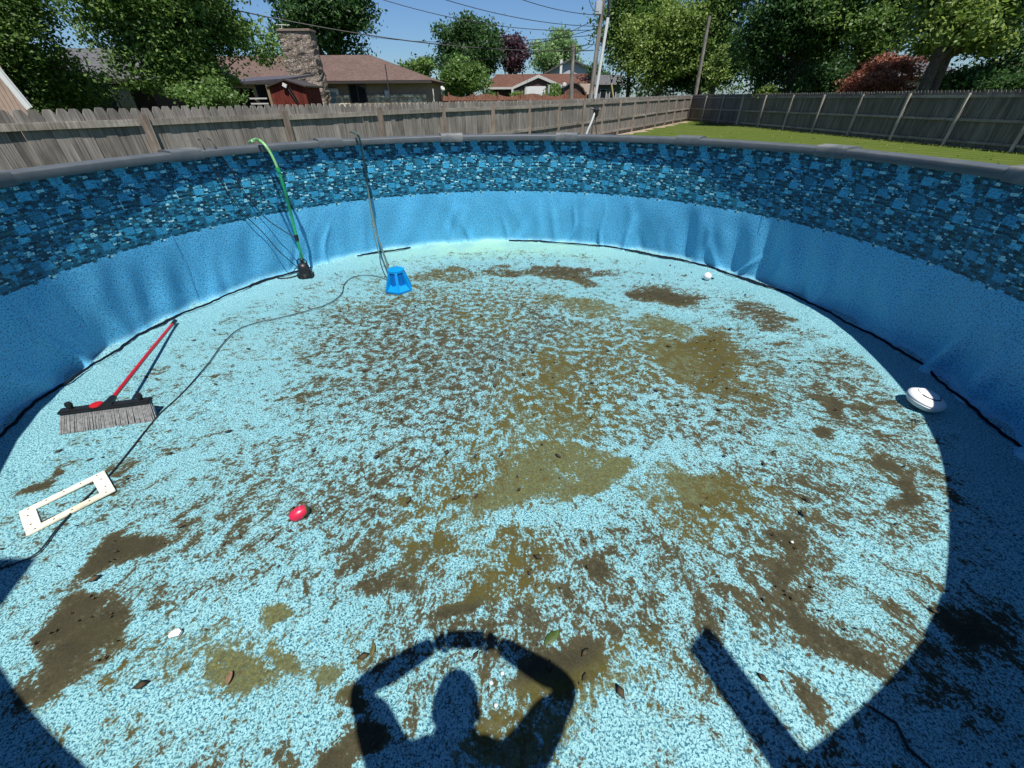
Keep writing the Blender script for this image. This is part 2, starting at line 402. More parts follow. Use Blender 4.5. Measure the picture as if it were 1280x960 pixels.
def m_stones(name, cols, scale, mortar):
    g = N(name); v = g.coord()
    vo = g.n('ShaderNodeTexVoronoi'); g.l(v, vo.inputs['Vector']); vo.inputs['Scale'].default_value = scale
    ve = g.n('ShaderNodeTexVoronoi', feature='DISTANCE_TO_EDGE'); g.l(v, ve.inputs['Vector']); ve.inputs['Scale'].default_value = scale
    s = g.n('ShaderNodeSeparateColor'); g.l(vo.outputs['Color'], s.inputs[0])
    c = g.ramp(s.outputs[0], [(i/len(cols), q) for i, q in enumerate(cols)], 'CONSTANT')
    c = g.mix(g.mapr(ve.outputs['Distance'], .03, .09, .8, 0), c, mortar)
    n = g.noise(g.scale(v, (3, 3, .5)), 1, 5, .7)
    c = g.mix(g.mapr(n, .5, .72, 0, .6), c, (.10, .085, .075))
    g.col(c); g.rough(.9); g.spec(.2); g.bump(ve.outputs['Distance'], .9, .05); return g.m

def m_grass():
    g = N('mown_lawn'); v = g.coord()
    n = g.noise(v, 1.2, 6, .7); n2 = g.noise(v, 38, 4, .8); n3 = g.noise(v, .25, 3, .5)
    st = g.n('ShaderNodeTexWave', wave_type='BANDS'); g.l(g.scale(v, (1, 1, 1), rot=(0, 0, R(-32))), st.inputs[0]); st.inputs['Scale'].default_value = .42
    st.inputs['Distortion'].default_value = 1.5; st.inputs['Detail'].default_value = 3
    c = g.ramp(n2, [(.25, (.055, .09, .012)), (.5, (.12, .17, .028)), (.75, (.20, .25, .055))])
    c = g.mix(g.mapr(n, .45, .72, 0, .6), c, (.20, .22, .07))
    c = g.mix(g.mapr(st.outputs[1], .2, .8, 0, .6), c, (.075, .12, .016))
    c = g.mix(g.mapr(n3, .55, .75, 0, .4), c, (.20, .18, .07))
    g.col(c); g.rough(.95); g.spec(.1); g.bump(n2, .6, .02); return g.m
M_grass = m_grass()
M_wallliner = m_wall_liner(); M_floorliner = m_floor_liner()
L_dark = m_leaf('oak_leaves', (.008, .025, .007), (.020, .050, .013), (.045, .092, .024))
L_mid = m_leaf('maple_leaves', (.020, .044, .008), (.046, .088, .018), (.105, .165, .035))
L_yel = m_leaf('bright_maple_leaves', (.035, .06, .010), (.08, .125, .022), (.16, .20, .05))
L_light = m_leaf('pale_willow_leaves', (.045, .085, .025), (.085, .145, .05), (.14, .20, .08))
L_purple = m_leaf('purple_plum_leaves', (.012, .008, .012), (.03, .014, .022), (.06, .025, .035), .2)
L_red = m_leaf('copper_maple_leaves', (.07, .022, .015), (.15, .055, .035), (.24, .10, .06))
M_bark = simple('tree_bark', (.075, .06, .048), .95, .4, 9, .02, spec=.1)
M_white = simple('white_paint', (.78, .78, .76), .5, .05, 5)
M_black = simple('black_plastic', (.012, .012, .013), .45, .3, 30)
M_cord = simple('black_rubber_cord', (.014, .013, .012), .6, .3, 50)
M_glass = simple('dark_window_glass', (.02, .025, .03), .08, .2, 2, spec=.8)

# ------------------------------------------------------------ ground
bm = bmesh.new()
gx = np.concatenate([np.linspace(-600, -60, 8), np.linspace(-40, 60, 26), np.linspace(90, 600, 8)])
gy = np.concatenate([np.linspace(-300, -20, 5), np.linspace(-10, 70, 22), np.linspace(90, 900, 9)])
GV = np.array([(x, y, -.01) for y in gy for x in gx]); nx = len(gx)
GF = np.array([(j*nx+i, j*nx+i+1, (j+1)*nx+i+1, (j+1)*nx+i) for j in range(len(gy)-1) for i in range(nx-1)])
tag(link('ground', np_mesh('ground', GV, GF, M_grass)), 'flat mown lawn around the pool and beyond the fences', kind='structure')

# ------------------------------------------------------------ pool
pool = empty('swimming_pool', (PCX, PCY, 0), 'round above-ground pool, drained, blue stone-print liner and algae-streaked floor', 'pool')
H = 1.27
def wall_liner():
    TH, ZN = 1500, 70
    th = np.linspace(-PI, PI, TH+1)[:-1]; z = np.linspace(0, 1, ZN+1)**.9*1.30
    T, Z = np.meshgrid(th, z)
    # loose folds that hang from the printed band down to the floor
    def fold(T, Z):
        out = np.zeros_like(T)
        r_ = np.random.default_rng(11)
        for i in range(120):
            t0 = r_.uniform(-PI, PI); wdt = r_.uniform(.008, .035); lean = r_.normal(0, .07)
            amp = r_.uniform(-.016, .045); top = r_.uniform(.45, .75)
            d = (T - t0 - lean*(.7-Z) + PI) % (2*PI) - PI
            d += .01*np.sin(Z*9+i)
            out += amp*np.exp(-(d/wdt)**2)*np.clip((top-Z)/.5, 0, 1)**1.2
        return out
    F_ = fold(T, Z)
    fe = np.clip((.67-Z)/.22, 0, 1); fe = fe*fe*(3-2*fe)
    F_ += fe*(.0055*np.sin(T*41+2.6*np.sin(T*5.3)+Z*1.5)+.0035*np.sin(T*73+3*np.sin(T*8.1)-Z*2))
    F_ += fe*.008*np.exp(-((T-.93)/.33)**2)*np.sin(T*46+1.2*np.sin(T*11)+.6)
    r8 = np.random.default_rng(21)
    for i in range(150):
        t0 = r8.uniform(-PI, PI); wd = r8.uniform(.012, .05); lean = r8.normal(0, .05); am = r8.uniform(.004, .016); tp = r8.uniform(.55, .9)
        d = (T-t0-lean*(.6-Z)+PI) % (2*PI)-PI
        F_ += am*np.exp(-(d/wd)**2)*np.clip((tp-Z)/.45, 0, 1)**1.5
    right = np.exp(-((T-1.02)/.35)**2)*.018*np.sin(T*62+Z*3+np.sin(T*9))*np.clip((.72-Z)/.4, 0, 1)
    F_ += right
    tq = np.clip((.68-Z)/.68, 0, 1); rad = PR + .06*tq*tq*(3-2*tq) - F_ - .03*np.clip((.05-Z)/.05, 0, 1)**2
    rad += .003*np.sin(T*23+Z*6)+.002*np.sin(T*57-Z*11)
    V = np.stack([rad*np.sin(T), rad*np.cos(T), Z], -1).reshape(-1, 3)
    i, j = np.meshgrid(np.arange(TH), np.arange(ZN)); i1 = (i+1) % TH
    F = np.stack([j*TH+i, j*TH+i1, (j+1)*TH+i1, (j+1)*TH+i], -1).reshape(-1, 4)
    me = np_mesh('wall_liner', V, F, M_wallliner, True)
    uv = me.uv_layers.new(name='UVMap')
    li = np.empty(len(me.loops), dtype=np.int32); me.loops.foreach_get('vertex_index', li)
    tt = T.ravel()[li]*PR; zz = Z.ravel()[li]
    q = tt.reshape(-1, 4); wrap = (q.max(1)-q.min(1)) > 5
    q[wrap] = np.where(q[wrap] < 0, q[wrap]+2*PI*PR, q[wrap]); tt = q.ravel()
    uv.data.foreach_set('uv', np.stack([tt+15, zz], -1).astype(np.float32).ravel())
    return me
link('wall_liner', wall_liner(), None, pool)

def blob_fields(V):
    WX, WY = V[:, 0].copy(), V[:, 1].copy(); r9 = np.random.default_rng(9)
    for i in range(26):
        kx, ky = r9.normal(0, 1, 2)*(3+i*.55); p1, p2 = r9.uniform(0, 6.3, 2); am = .17/(3+i*.55)
        WX += am*np.sin(kx*V[:, 0]+ky*V[:, 1]+p1); WY += am*np.sin(kx*V[:, 0]*.9-ky*V[:, 1]+p2)
    def field(lst):
        f = np.zeros(len(V))
        for (px, py, rx, ry, ang, s) in lst:
            a = R(ang); c = fl(px, py)
            e1 = fl(px+rx*math.cos(a), py-rx*math.sin(a))-c; e2 = fl(px+ry*math.sin(a), py+ry*math.cos(a))-c
            A = np.array([[e1.x, e2.x], [e1.y, e2.y]]); Ai = np.linalg.inv(A)
            d = np.stack([WX+PCX-c.x, WY+PCY-c.y]); q = Ai @ d; rr = np.sqrt((q**2).sum(0))
            t = np.clip((1.6-rr)/1.25, 0, 1); t = t*t*(3-2*t)
            f = np.maximum(f, s*t) if s > 0 else f + s*t
        return np.clip(f, 0, 1)
    solid = [(184, 694, 62, 24, 20, 1), (95, 800, 66, 34, 52, 1), (55, 840, 25, 25, 0, .8), (400, 925, 52, 48, 0, 1), (370, 862, 24, 20, 0, .9),
             (670, 850, 95, 45, 8, .95), (620, 860, 40, 50, 0, .8), (590, 725, 45, 18, 10, .85), (480, 690, 100, 26, 8, .72), (560, 660, 70, 22, 10, .7),
             (1090, 607, 30, 20, -30, .9), (835, 368, 52, 13, -12, .95), (890, 435, 60, 30, -25, .8), (900, 480, 50, 25, -30, .72),
             (1085, 815, 75, 20, -38, .9), (1040, 760, 70, 26, -40, .8), (1000, 700, 50, 26, -40, .75), (780, 742, 24, 14, 0, .85),
             (980, 610, 45, 14, -30, .68), (1035, 530, 26, 13, -40, .85), (1010, 490, 24, 10, -20, .8), (50, 602, 22, 11, 30, .85), (75, 580, 16, 7, 30, .8),
             (680, 338, 110, 8, 0, .72), (560, 345, 60, 10, 0, .62), (720, 348, 40, 9, -8, .75), (1215, 790, 80, 42, -35, .85), (1120, 870, 50, 22, -40, .75),
             (960, 400, 60, 20, -15, .66), (1100, 540, 50, 12, -25, .6), (1260, 830, 60, 30, -20, .8), (1050, 935, 40, 18, -40, .7),
             (885, 765, 22, 10, 0, .75), (810, 770, 60, 14, 0, .55), (430, 660, 60, 18, 20, .62), (700, 700, 80, 30, 0, .60), (960, 860, 30, 14, -40, .66),
             (390, 440, 50, 18, 10, .56), (440, 430, 60, 22, 10, .5), (400, 492, 26, 9, 20, .7), (345, 560, 40, 12, 30, .5), (160, 590, 50, 12, 35, .5), (420, 810, 70, 25, 20, .6),
             (240, 640, 90, 14, 35, .5), (1060, 470, 60, 16, -30, .55)]
    med = [(640, 450, 330, 170, 0, .565), (560, 400, 260, 90, 0, .55), (900, 460, 170, 110, -25, .56), (980, 640, 220, 130, -25, .555), (760, 760, 460, 180, 0, .53), (300, 640, 260, 90, 30, .46), (1020, 760, 180, 110, -35, .55), (500, 600, 200, 90, 10, .52),
           (1120, 600, 130, 160, -25, .53), (1190, 840, 170, 130, -35, .56), (1040, 470, 130, 70, -30, .53), (150, 620, 150, 60, 30, .40), (900, 900, 250, 90, -30, .42), (340, 420, 200, 50, 15, .34)]
    dirt = np.maximum(field(solid), field(med))
    dirt = np.maximum(dirt, .34)
    rr = np.hypot(V[:, 0], V[:, 1])
    dirt = np.where(rr > 2.75, dirt*np.clip((3.15-rr)/.4, .35, 1), dirt)
    green = field([(660, 600, 85, 42, 5, .82), (690, 470, 42, 40, 0, .8), (700, 530, 55, 60, 0, .72), (850, 445, 55, 34, -25, .84), (240, 860, 78, 46, 20, .84), (300, 765, 48, 22, 30, .9),
                   (320, 830, 22, 40, 0, .85), (895, 605, 70, 26, -8, .88), (740, 385, 60, 16, -10, .72), (820, 405, 50, 22, -15, .72), (680, 375, 40, 12, 0, .7),
                   (640, 920, 110, 50, 0, .72), (730, 580, 60, 20, 0, .8), (1010, 560, 60, 20, -20, .55), (560, 600, 60, 30, 0, .6), (760, 600, 60, 20, 0, .85), (900, 660, 60, 20, -10, .6),
                   (600, 400, 60, 20, 0, .55), (780, 450, 120, 60, 0, .56), (660, 700, 90, 40, 0, .6), (400, 790, 60, 30, 30, .55), (330, 440, 60, 20, 10, .45), (680, 520, 110, 110, 0, .66), (840, 430, 130, 70, -20, .6), (880, 630, 130, 40, -8, .6), (600, 640, 130, 50, 0, .58), (230, 850, 150, 90, 20, .58), (700, 900, 160, 60, 0, .58), (560, 360, 200, 30, 0, .5), (140, 920, 60, 20, 20, .5)])
    ang = np.arctan2(V[:, 0], V[:, 1])
    edge = np.clip((rr-2.35)/.5, 0, 1)*np.clip(1.1-np.abs(ang+.05)/.7, 0, 1)
    return dirt, green, edge
def floor_liner():
    RN, TH = 210, 420
    r = np.linspace(0.02, 3.285, RN); th = np.linspace(-PI, PI, TH+1)[:-1]
    Tt, Rr = np.meshgrid(th, r)
    X, Y = Rr*np.sin(Tt), Rr*np.cos(Tt)
    Z = np.zeros_like(X)
    r_ = np.random.default_rng(3)
    for i in range(60):
        x0, y0 = r_.uniform(-3.2, 3.2, 2); s = r_.uniform(.12, .5); Z += r_.uniform(-.012, .013)*np.exp(-((X-x0)**2+(Y-y0)**2)/s**2)
    Z = np.where(Z < 0, -.006*np.tanh(-Z/.006), Z)
    Z += .028*np.clip((Rr-3.17)/.115, 0, 1)**2 + .004*np.sin(Tt*70)*np.clip((Rr-3.0)/.28, 0, 1)
    V = np.stack([X, Y, Z], -1).reshape(-1, 3)
    V = np.vstack([V, [[0, 0, V[:TH, 2].mean()]]])
    i, j = np.meshgrid(np.arange(TH), np.arange(RN-1)); i1 = (i+1) % TH
    F = np.stack([j*TH+i, (j+1)*TH+i, (j+1)*TH+i1, j*TH+i1], -1).reshape(-1, 4)
    k = np.arange(0, TH, 1); c = len(V)-1
    me = bpy.data.meshes.new('floor_liner')
    F2 = np.stack([k, (k+1) % TH, np.full(TH, c)], -1)
    nl = F.size+F2.size
    me.vertices.add(len(V)); me.vertices.foreach_set('co', V.astype(np.float32).ravel())
    me.loops.add(nl); me.loops.foreach_set('vertex_index', np.concatenate([F.ravel(), F2[:, ::-1].ravel()]).astype(np.int32))
    me.polygons.add(len(F)+len(F2))
    me.polygons.foreach_set('loop_start', np.concatenate([np.arange(0, F.size, 4), F.size+np.arange(0, F2.size, 3)]).astype(np.int32))
    me.polygons.foreach_set('loop_total', np.concatenate([np.full(len(F), 4), np.full(len(F2), 3)]).astype(np.int32))
    me.update(calc_edges=True); me.validate(); me.materials.append(M_floorliner); me.shade_smooth()
    for nm, f in zip(('dirt', 'green', 'edge'), blob_fields(V)):
        a = me.attributes.new(nm, 'FLOAT', 'POINT'); a.data.foreach_set('value', f.astype(np.float32))
    return me
link('floor_liner', floor_liner(), None, pool)

# near-black ribbons: painted shade where the floor liner lifts at the wall
M_gap_shade = simple('liner_gap_shade', (.008, .012, .02), .9, .3, 12, spec=.1)
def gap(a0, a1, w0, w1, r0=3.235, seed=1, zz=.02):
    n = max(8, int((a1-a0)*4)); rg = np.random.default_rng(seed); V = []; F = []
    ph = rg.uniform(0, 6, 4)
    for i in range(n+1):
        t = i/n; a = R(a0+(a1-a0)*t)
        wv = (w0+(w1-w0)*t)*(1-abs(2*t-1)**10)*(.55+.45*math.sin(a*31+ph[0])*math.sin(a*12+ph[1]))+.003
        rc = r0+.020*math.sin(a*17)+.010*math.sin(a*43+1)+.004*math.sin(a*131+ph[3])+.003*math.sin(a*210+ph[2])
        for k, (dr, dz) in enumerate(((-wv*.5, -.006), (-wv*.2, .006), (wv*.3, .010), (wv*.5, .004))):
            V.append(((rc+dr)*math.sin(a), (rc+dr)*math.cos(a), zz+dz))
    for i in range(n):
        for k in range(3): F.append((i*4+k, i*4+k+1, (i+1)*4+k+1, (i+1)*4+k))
    link('gap_shade_strip', np_mesh('gap_shade_strip', np.array(V), np.array(F), M_gap_shade, True), None, pool)
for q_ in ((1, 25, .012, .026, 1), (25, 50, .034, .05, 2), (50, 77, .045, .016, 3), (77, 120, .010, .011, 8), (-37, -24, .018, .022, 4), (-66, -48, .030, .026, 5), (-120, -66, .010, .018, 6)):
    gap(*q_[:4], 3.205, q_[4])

# coping: curved resin rails with a cap over each joint
def sweep(prof, a0, a1, n, mat, name, dr=0.0, sag=0.0):
    V = []; F = []; k = len(prof)
    for i in range(n+1):
        t = i/n; a = a0+(a1-a0)*t; f = math.cos((a1-a0)/2)/math.cos(a-(a0+a1)/2)   # chord
        for (r, z) in prof:
            rr = (r+dr)*(1+(f-1)*sag)
            V.append((rr*math.sin(a), rr*math.cos(a), z))
    for i in range(n):
        for j in range(k): F.append((i*k+j, i*k+(j+1) % k, (i+1)*k+(j+1) % k, (i+1)*k+j))
    bm = bmesh.new(); vs = [bm.verts.new(v) for v in V]
    for f in F: bm.faces.new([vs[q] for q in f])
    bm.faces.new([vs[j] for j in range(k)][::-1]); bm.faces.new([vs[n*k+j] for j in range(k)])
    bmesh.ops.recalc_face_normals(bm, faces=bm.faces)
    me = bpy.data.meshes.new(name); bm.to_mesh(me); bm.free(); me.materials.append(mat); me.shade_smooth(); me.set_sharp_from_angle(angle=R(50))
    return link(name, me, None, pool)
RI = 3.185
prof = [(RI+.014, 1.268), (RI+.002, 1.266), (RI, 1.270), (RI+.001, 1.315), (RI+.004, 1.322), (RI+.012, 1.325), (RI+.09, 1.331), (RI+.155, 1.329), (RI+.168, 1.325), (RI+.175, 1.315), (RI+.176, 1.262), (RI+.165, 1.262), (RI+.155, 1.31), (RI+.02, 1.305)]
pc = [(RI+.006, 1.258), (RI-.006, 1.256), (RI-.009, 1.260), (RI-.008, 1.326), (RI-.004, 1.335), (RI+.002, 1.342), (RI+.09, 1.350), (RI+.162, 1.346), (RI+.182, 1.338), (RI+.190, 1.32), (RI+.191, 1.25), (RI+.180, 1.25), (RI+.168, 1.315), (RI+.01, 1.31)]
step = 2*PI/14; a00 = R(14.2)
for k in range(14):
    a = a00+k*step
    sweep(prof, a+R(.6), a+step-R(.6), 12, M_coping, 'coping_rail', sag=.35)
    sweep(pc, a-R(2.4), a+R(2.4), 6, M_cap, 'coping_cap')
    MB().box((3.415*math.sin(a), 3.415*math.cos(a), .62), (.14, .07, 1.25), Matrix.Rotation(-a, 3, 'Z'), .01).build('upright', M_cap, pool)
# steel shell outside
TH = 180; V = []; F = []
for i in range(TH):
    a = 2*PI*i/TH
    V += [(3.262*math.sin(a), 3.262*math.cos(a), .70), (3.262*math.sin(a), 3.262*math.cos(a), 1.29), (3.365*math.sin(a), 3.365*math.cos(a), 0)]
for i in range(TH):
    j = (i+1) % TH; F += [(i*3, j*3, j*3+1, i*3+1), (i*3+2, j*3+2, j*3, i*3)]
link('steel_wall', np_mesh('steel_wall', np.array(V), np.array(F), simple('grey_steel_wall', (.2, .21, .22), .5, .1, 6), True), None, pool)
# thin printed seam and the light stretched streaks are geometry of the liner itself; one welded seam line:
M_seam = simple('liner_seam', (.02, .16, .36), .5, .2, 20)
for az in (-70, 58):
    pts = [((3.236+.06*max(0, (.5-z)/.5))*math.sin(R(az))-.004, (3.236+.06*max(0, (.5-z)/.5))*math.cos(R(az)), z) for z in np.linspace(.03, 1.25, 14)]
    MB().tube([Vector(p)*1 - Vector((math.sin(R(az)), math.cos(R(az)), 0))*.006 for p in pts], .0016, 5).build('seam', M_seam, pool)

# ------------------------------------------------------------ fences
CORN = Vector((14.9, 40.7, 0)); LD = Vector((-.5293, -.8484, 0)).normalized(); LN = Vector((.8484, -.5293, 0))
RD = Vector((2.75, -24.4, 0)).normalized(); RN_ = Vector((RD.y, -RD.x, 0)); RN_ = RN_ if RN_.x < 0 else -RN_
def picket_mesh(mat, w, h, seed):
    r_ = random.Random(seed); t = .018; c = .030+r_.uniform(-.004, .004)
    pts = [(-w/2, 0, 0), (w/2, 0, 0), (w/2, 0, h-.045), (w/2-.010, 0, h-.028), (w/2-c, 0, h-.004), (w/2-c-.015, 0, h), (-w/2+c+.015, 0, h), (-w/2+c, 0, h-.004), (-w/2+.010, 0, h-.028), (-w/2, 0, h-.045)]
    return MB().prism(pts, (0, t, 0)).mesh('picket', mat)
def fence(name, label, L, start, d, nrm, topf, mp, post_near, maxp, rails, post_front=True):
    root = empty(name, start, label, 'fence')
    meshes = [picket_mesh(mp, .1435, 1.0, s) for s in range(4)]
    rotz = math.atan2(d.y, d.x); n = int(L/.1455); stuff = []
    for i in range(n):
        s = .07+i*.1455; p = d*s - nrm*.02; h = topf(s)+random.uniform(-.012, .012)
        o = link('picket', meshes[i % 4], None, root, (p.x, p.y, .03), (random.gauss(0, .003), random.gauss(0, .0025), rotz))
        o.scale = (random.uniform(.97, 1.01), 1, h-.03)
        if i < n-maxp: stuff.append(o)
    # far pickets beyond the limit: one joined part
    if stuff:
        bm = bmesh.new()
        for o in stuff:
            M = Matrix.LocRotScale(o.location, o.rotation_euler, o.scale)
            k = len(bm.verts); bm.from_mesh(o.data); bm.verts.ensure_lookup_table()
            bmesh.ops.transform(bm, matrix=M, verts=bm.verts[k:])
            bpy.data.objects.remove(o)
        me = bpy.data.meshes.new('distant_pickets'); bm.to_mesh(me); bm.free(); me.materials.append(mp)
        link('distant_pickets', me, None, root)['kind'] = 'stuff'
    k = 0; s = 0.0
    while s < L+.01:
        p = d*s + nrm*.047
        h = topf(s)-.09
        o = MB().box((0, 0, h/2), (.089, .089, h), None, .006).build('post', M_sun_post if mp == M_shade_picket else M_post, root, loc=(p.x, p.y, 0), rot=(random.gauss(0, .012), random.gauss(0, .012), rotz + (random.gauss(0, .03) if mp == M_shade_picket else 0)))
        if s+2.44 <= L+.1:
            for (zz, lim) in rails:
                s0, s1 = s+.046, s+2.394
                a = d*s0 + nrm*.019; b = d*s1 + nrm*.019
                a.z = (topf(s0)-zz if zz < 1.0 else .20); b.z = (topf(s1)-zz if zz < 1.0 else .20)
                a.z += random.uniform(-.012, .012); b.z += random.uniform(-.012, .012)
                v = b-a; mid = (a+b)/2
                me = MB().box((0, 0, 0), (.089, .036, v.length), None, .004).mesh('rail', M_rail)
                q = v.to_track_quat('Z', 'X')
                # keep the wide side upright
                X = nrm.normalized(); Zv = v.normalized(); Yv = Zv.cross(X).normalized(); X = Yv.cross(Zv)
                rot = Matrix((Yv, X, Zv)).transposed().to_euler()
                link('rail', me, None, root, mid, rot)
        s += 2.44; k += 1
    return root
topL = lambda s: 1.775-.155*min(1, s/26)
fence('weathered_picket_fence', 'sunlit weathered grey dog-ear picket fence running behind the pool on the left', 48.8, CORN, LD, LN, topL, M_picket, 0, 298, [(.20, 0), (.92, 0), (1.5, 0)])
topR = lambda s: 1.80+.035*min(1, s/24)
fence('shaded_picket_fence', 'grey picket fence darkened by shade, with sunlit leaning posts along the right lawn edge', 31.72, CORN+RD*.15, RD, RN_, topR, M_shade_picket, 0, 298, [(.20, 0), (.93, 0), (1.5, 0)])
# bare tan soil strip along the back fence
M_soil = simple('dry_soil', (.34, .27, .18), .95, .25, 5, .02, dirt=(.15, .15, .05))
V = []; F = []
for i in range(41):
    s = .3+i*.6; p = CORN+LD*s; wv = .55+.25*math.sin(i*1.7)+.15*math.sin(i*.6)
    V += [(p.x+LN.x*.01, p.y+LN.y*.01, -.004), (p.x+LN.x*wv, p.y+LN.y*wv, -.004)]
F = [(2*i, 2*i+1, 2*i+3, 2*i+2) for i in range(40)]
tag(link('soil_strip', np_mesh('soil_strip', np.array(V), np.array(F), M_soil)), 'bare tan soil along the foot of the left fence', kind='structure')
# grass tufts on the visible lawn
def lawn_tufts():
    n = 1200; out = []
    y = rng.uniform(7, 41, n); x = rng.uniform(3.5, 17.6, n)
    keep = (np.stack([x-CORN.x, y-CORN.y], 1) @ np.array([LN.x, LN.y]) > .12) & (np.stack([x-CORN.x, y-CORN.y], 1) @ np.array([RN_.x, RN_.y]) > .02) & (y > 8)
    s = rng.uniform(0, 31, 5000); off = rng.uniform(.02, .3, 5000)**1.3
    x2 = CORN.x+RD.x*s+RN_.x*off; y2 = CORN.y+RD.y*s+RN_.y*off
    x = np.concatenate([x[keep], x2]); y = np.concatenate([y[keep], y2]); n = len(x)
    a = rng.uniform(0, 2*PI, n); h = rng.uniform(.01, .03, n); h[-5000:] *= 2.2; w = rng.uniform(.02, .05, n); ln = rng.normal(0, .02, (n, 2))
    P0 = np.stack([x-np.cos(a)*w, y-np.sin(a)*w, np.full(n, -.012)], 1); P1 = np.stack([x+np.cos(a)*w, y+np.sin(a)*w, np.full(n, -.012)], 1)
    P2 = np.stack([x+ln[:, 0], y+ln[:, 1], h], 1)
    V = np.stack([P0, P1, P2], 1).reshape(-1, 3); F = np.arange(3*n).reshape(-1, 3)
    return np_mesh('grass', V, F, m_leaf('grass_blades', (.04, .055, .010), (.08, .105, .018), (.13, .15, .035), .3))
tag(link('grass', lawn_tufts()), 'short green grass blades on the lawn beyond the pool', 'grass', kind='stuff')

# ------------------------------------------------------------ trees
def leaf_cloud(blobs, n, size, clump=.35, k=22, seed=0, droop=0.25):
    r_ = np.random.default_rng(seed)
    vol = np.array([b[3]*b[4]*b[5] for b in blobs])**.67; pr = vol/vol.sum()
    nc = max(1, n//k); idx = r_.choice(len(blobs), nc, p=pr); B = np.array(blobs)[idx]
    d = r_.normal(size=(nc, 3)); d /= np.linalg.norm(d, axis=1)[:, None]
    rad = r_.uniform(.20, 1.0, nc)**.40
    C = B[:, :3]+d*rad[:, None]*B[:, 3:6]
    cs = np.repeat(r_.uniform(.5, 1.35, nc), k)[:, None]
    L = np.repeat(C, k, 0)+r_.normal(size=(nc*k, 3))*clump*cs*np.array([.62, .62, .26])
    N_ = len(L)
    nrm = r_.normal(size=(N_, 3))*.75+np.array([0, -.1, .65]); nrm /= np.linalg.norm(nrm, axis=1)[:, None]
    t = np.cross(nrm, r_.normal(size=(N_, 3))); t /= np.linalg.norm(t, axis=1)[:, None]; b = np.cross(nrm, t)
    s = size*r_.uniform(.55, 1.25, N_)[:, None]
    v0 = L-t*s*.5; v1 = L+b*s*.30-nrm*s*.08; v2 = L+t*s*.55-nrm*s*.1; v3 = L-b*s*.30-nrm*s*.08
    V = np.stack([v0, v1, v2, v3], 1).reshape(-1, 3); return V, np.arange(4*N_).reshape(-1, 4)
def tree(name, label, base, crown, n, size, mat, trunk_r=.15, cat='tree', group=None, seed=0, nb=9, stems=1, clump=.35, spread=.25, top_frac=.6):
    """crown: (x,y,z,rx,ry,rz) world"""
    rg = random.Random(seed+77); root = empty(name, base, label, cat, group)
    cx, cy, cz, rx, ry, rz = crown; bx, by = base[0], base[1]
    blobs = []
    nb = int(nb*2.1)
    for i in range(nb):
        u = Vector((rg.gauss(0, 1), rg.gauss(0, 1), rg.gauss(0, 1))).normalized()*rg.uniform(.38, .88)
        f = rg.uniform(.20, .40)
        blobs.append((cx+u.x*rx, cy+u.y*ry, cz+u.z*rz, rx*f, ry*f, rz*f*.85))
    blobs.append((cx, cy, cz, rx*.55, ry*.55, rz*.55))
    loc = np.array([base[0], base[1], base[2]])
    V, F = leaf_cloud(blobs, n, size, clump, seed=seed)
    link('crown', np_mesh('crown', V-loc, F, mat), None, root)
    mb = MB(); o = Vector(base)
    for s in range(stems):
        off = Vector((rg.uniform(-1, 1), rg.uniform(-.5, .5), 0))*(.0 if stems == 1 else spread)
        topz = cz+rz*top_frac*rg.uniform(.6, 1)
        top = Vector((cx+rg.uniform(-.3, .3)*rx, cy+rg.uniform(-.3, .3)*ry, topz))
        p0 = Vector((bx, by, base[2]))+off*.5; pts = []
        for i in range(8):
            t = i/7; p = p0.lerp(top, t) + off*t*.8*(stems > 1) + Vector((rg.gauss(0, .08), rg.gauss(0, .08), 0))*t*(rx*.25)
            pts.append(p-o)
        mb.tube(pts, [trunk_r*(1.25 if i == 0 else 1)*(1-.85*(i/7)) for i in range(8)], 7)
    link('trunk', mb.mesh('trunk', M_bark, True), None, root)
    lb = MB()
    for bl in blobs:
        e = Vector(bl[:3])-o; q = Vector((cx, cy, cz-rz*.5))-o
        st = pts[rg.choice([2, 3, 4, 5])]
        mid = st.lerp(e, .5)+Vector((rg.gauss(0, .1), rg.gauss(0, .1), .1))*rx*.3
        lb.tube([st, mid, e], [trunk_r*.42, trunk_r*.26, trunk_r*.07], 5)
    link('limbs', lb.mesh('limbs', M_bark, True), None, root)
    return root
def px_tree(name, label, x0, y0, x1, y1, Y, n, size, mat, depth=1.0, bx=None, **kw):
    a = at(x0, (y0+y1)/2, Y); b = at(x1, (y0+y1)/2, Y); t = at((x0+x1)/2, y0, Y); c = at((x0+x1)/2, y1, Y)
    cx = (a.x+b.x)/2; rx = (b.x-a.x)/2; cz = (t.z+c.z)/2; rz = (t.z-c.z)/2
    base = (at(bx, 125, Y).x if bx is not None else cx, Y, 0)
    return tree(name, label, base, (cx, Y, cz, rx, rx*depth, rz), int(n*1.3), size*.84, mat, **kw)

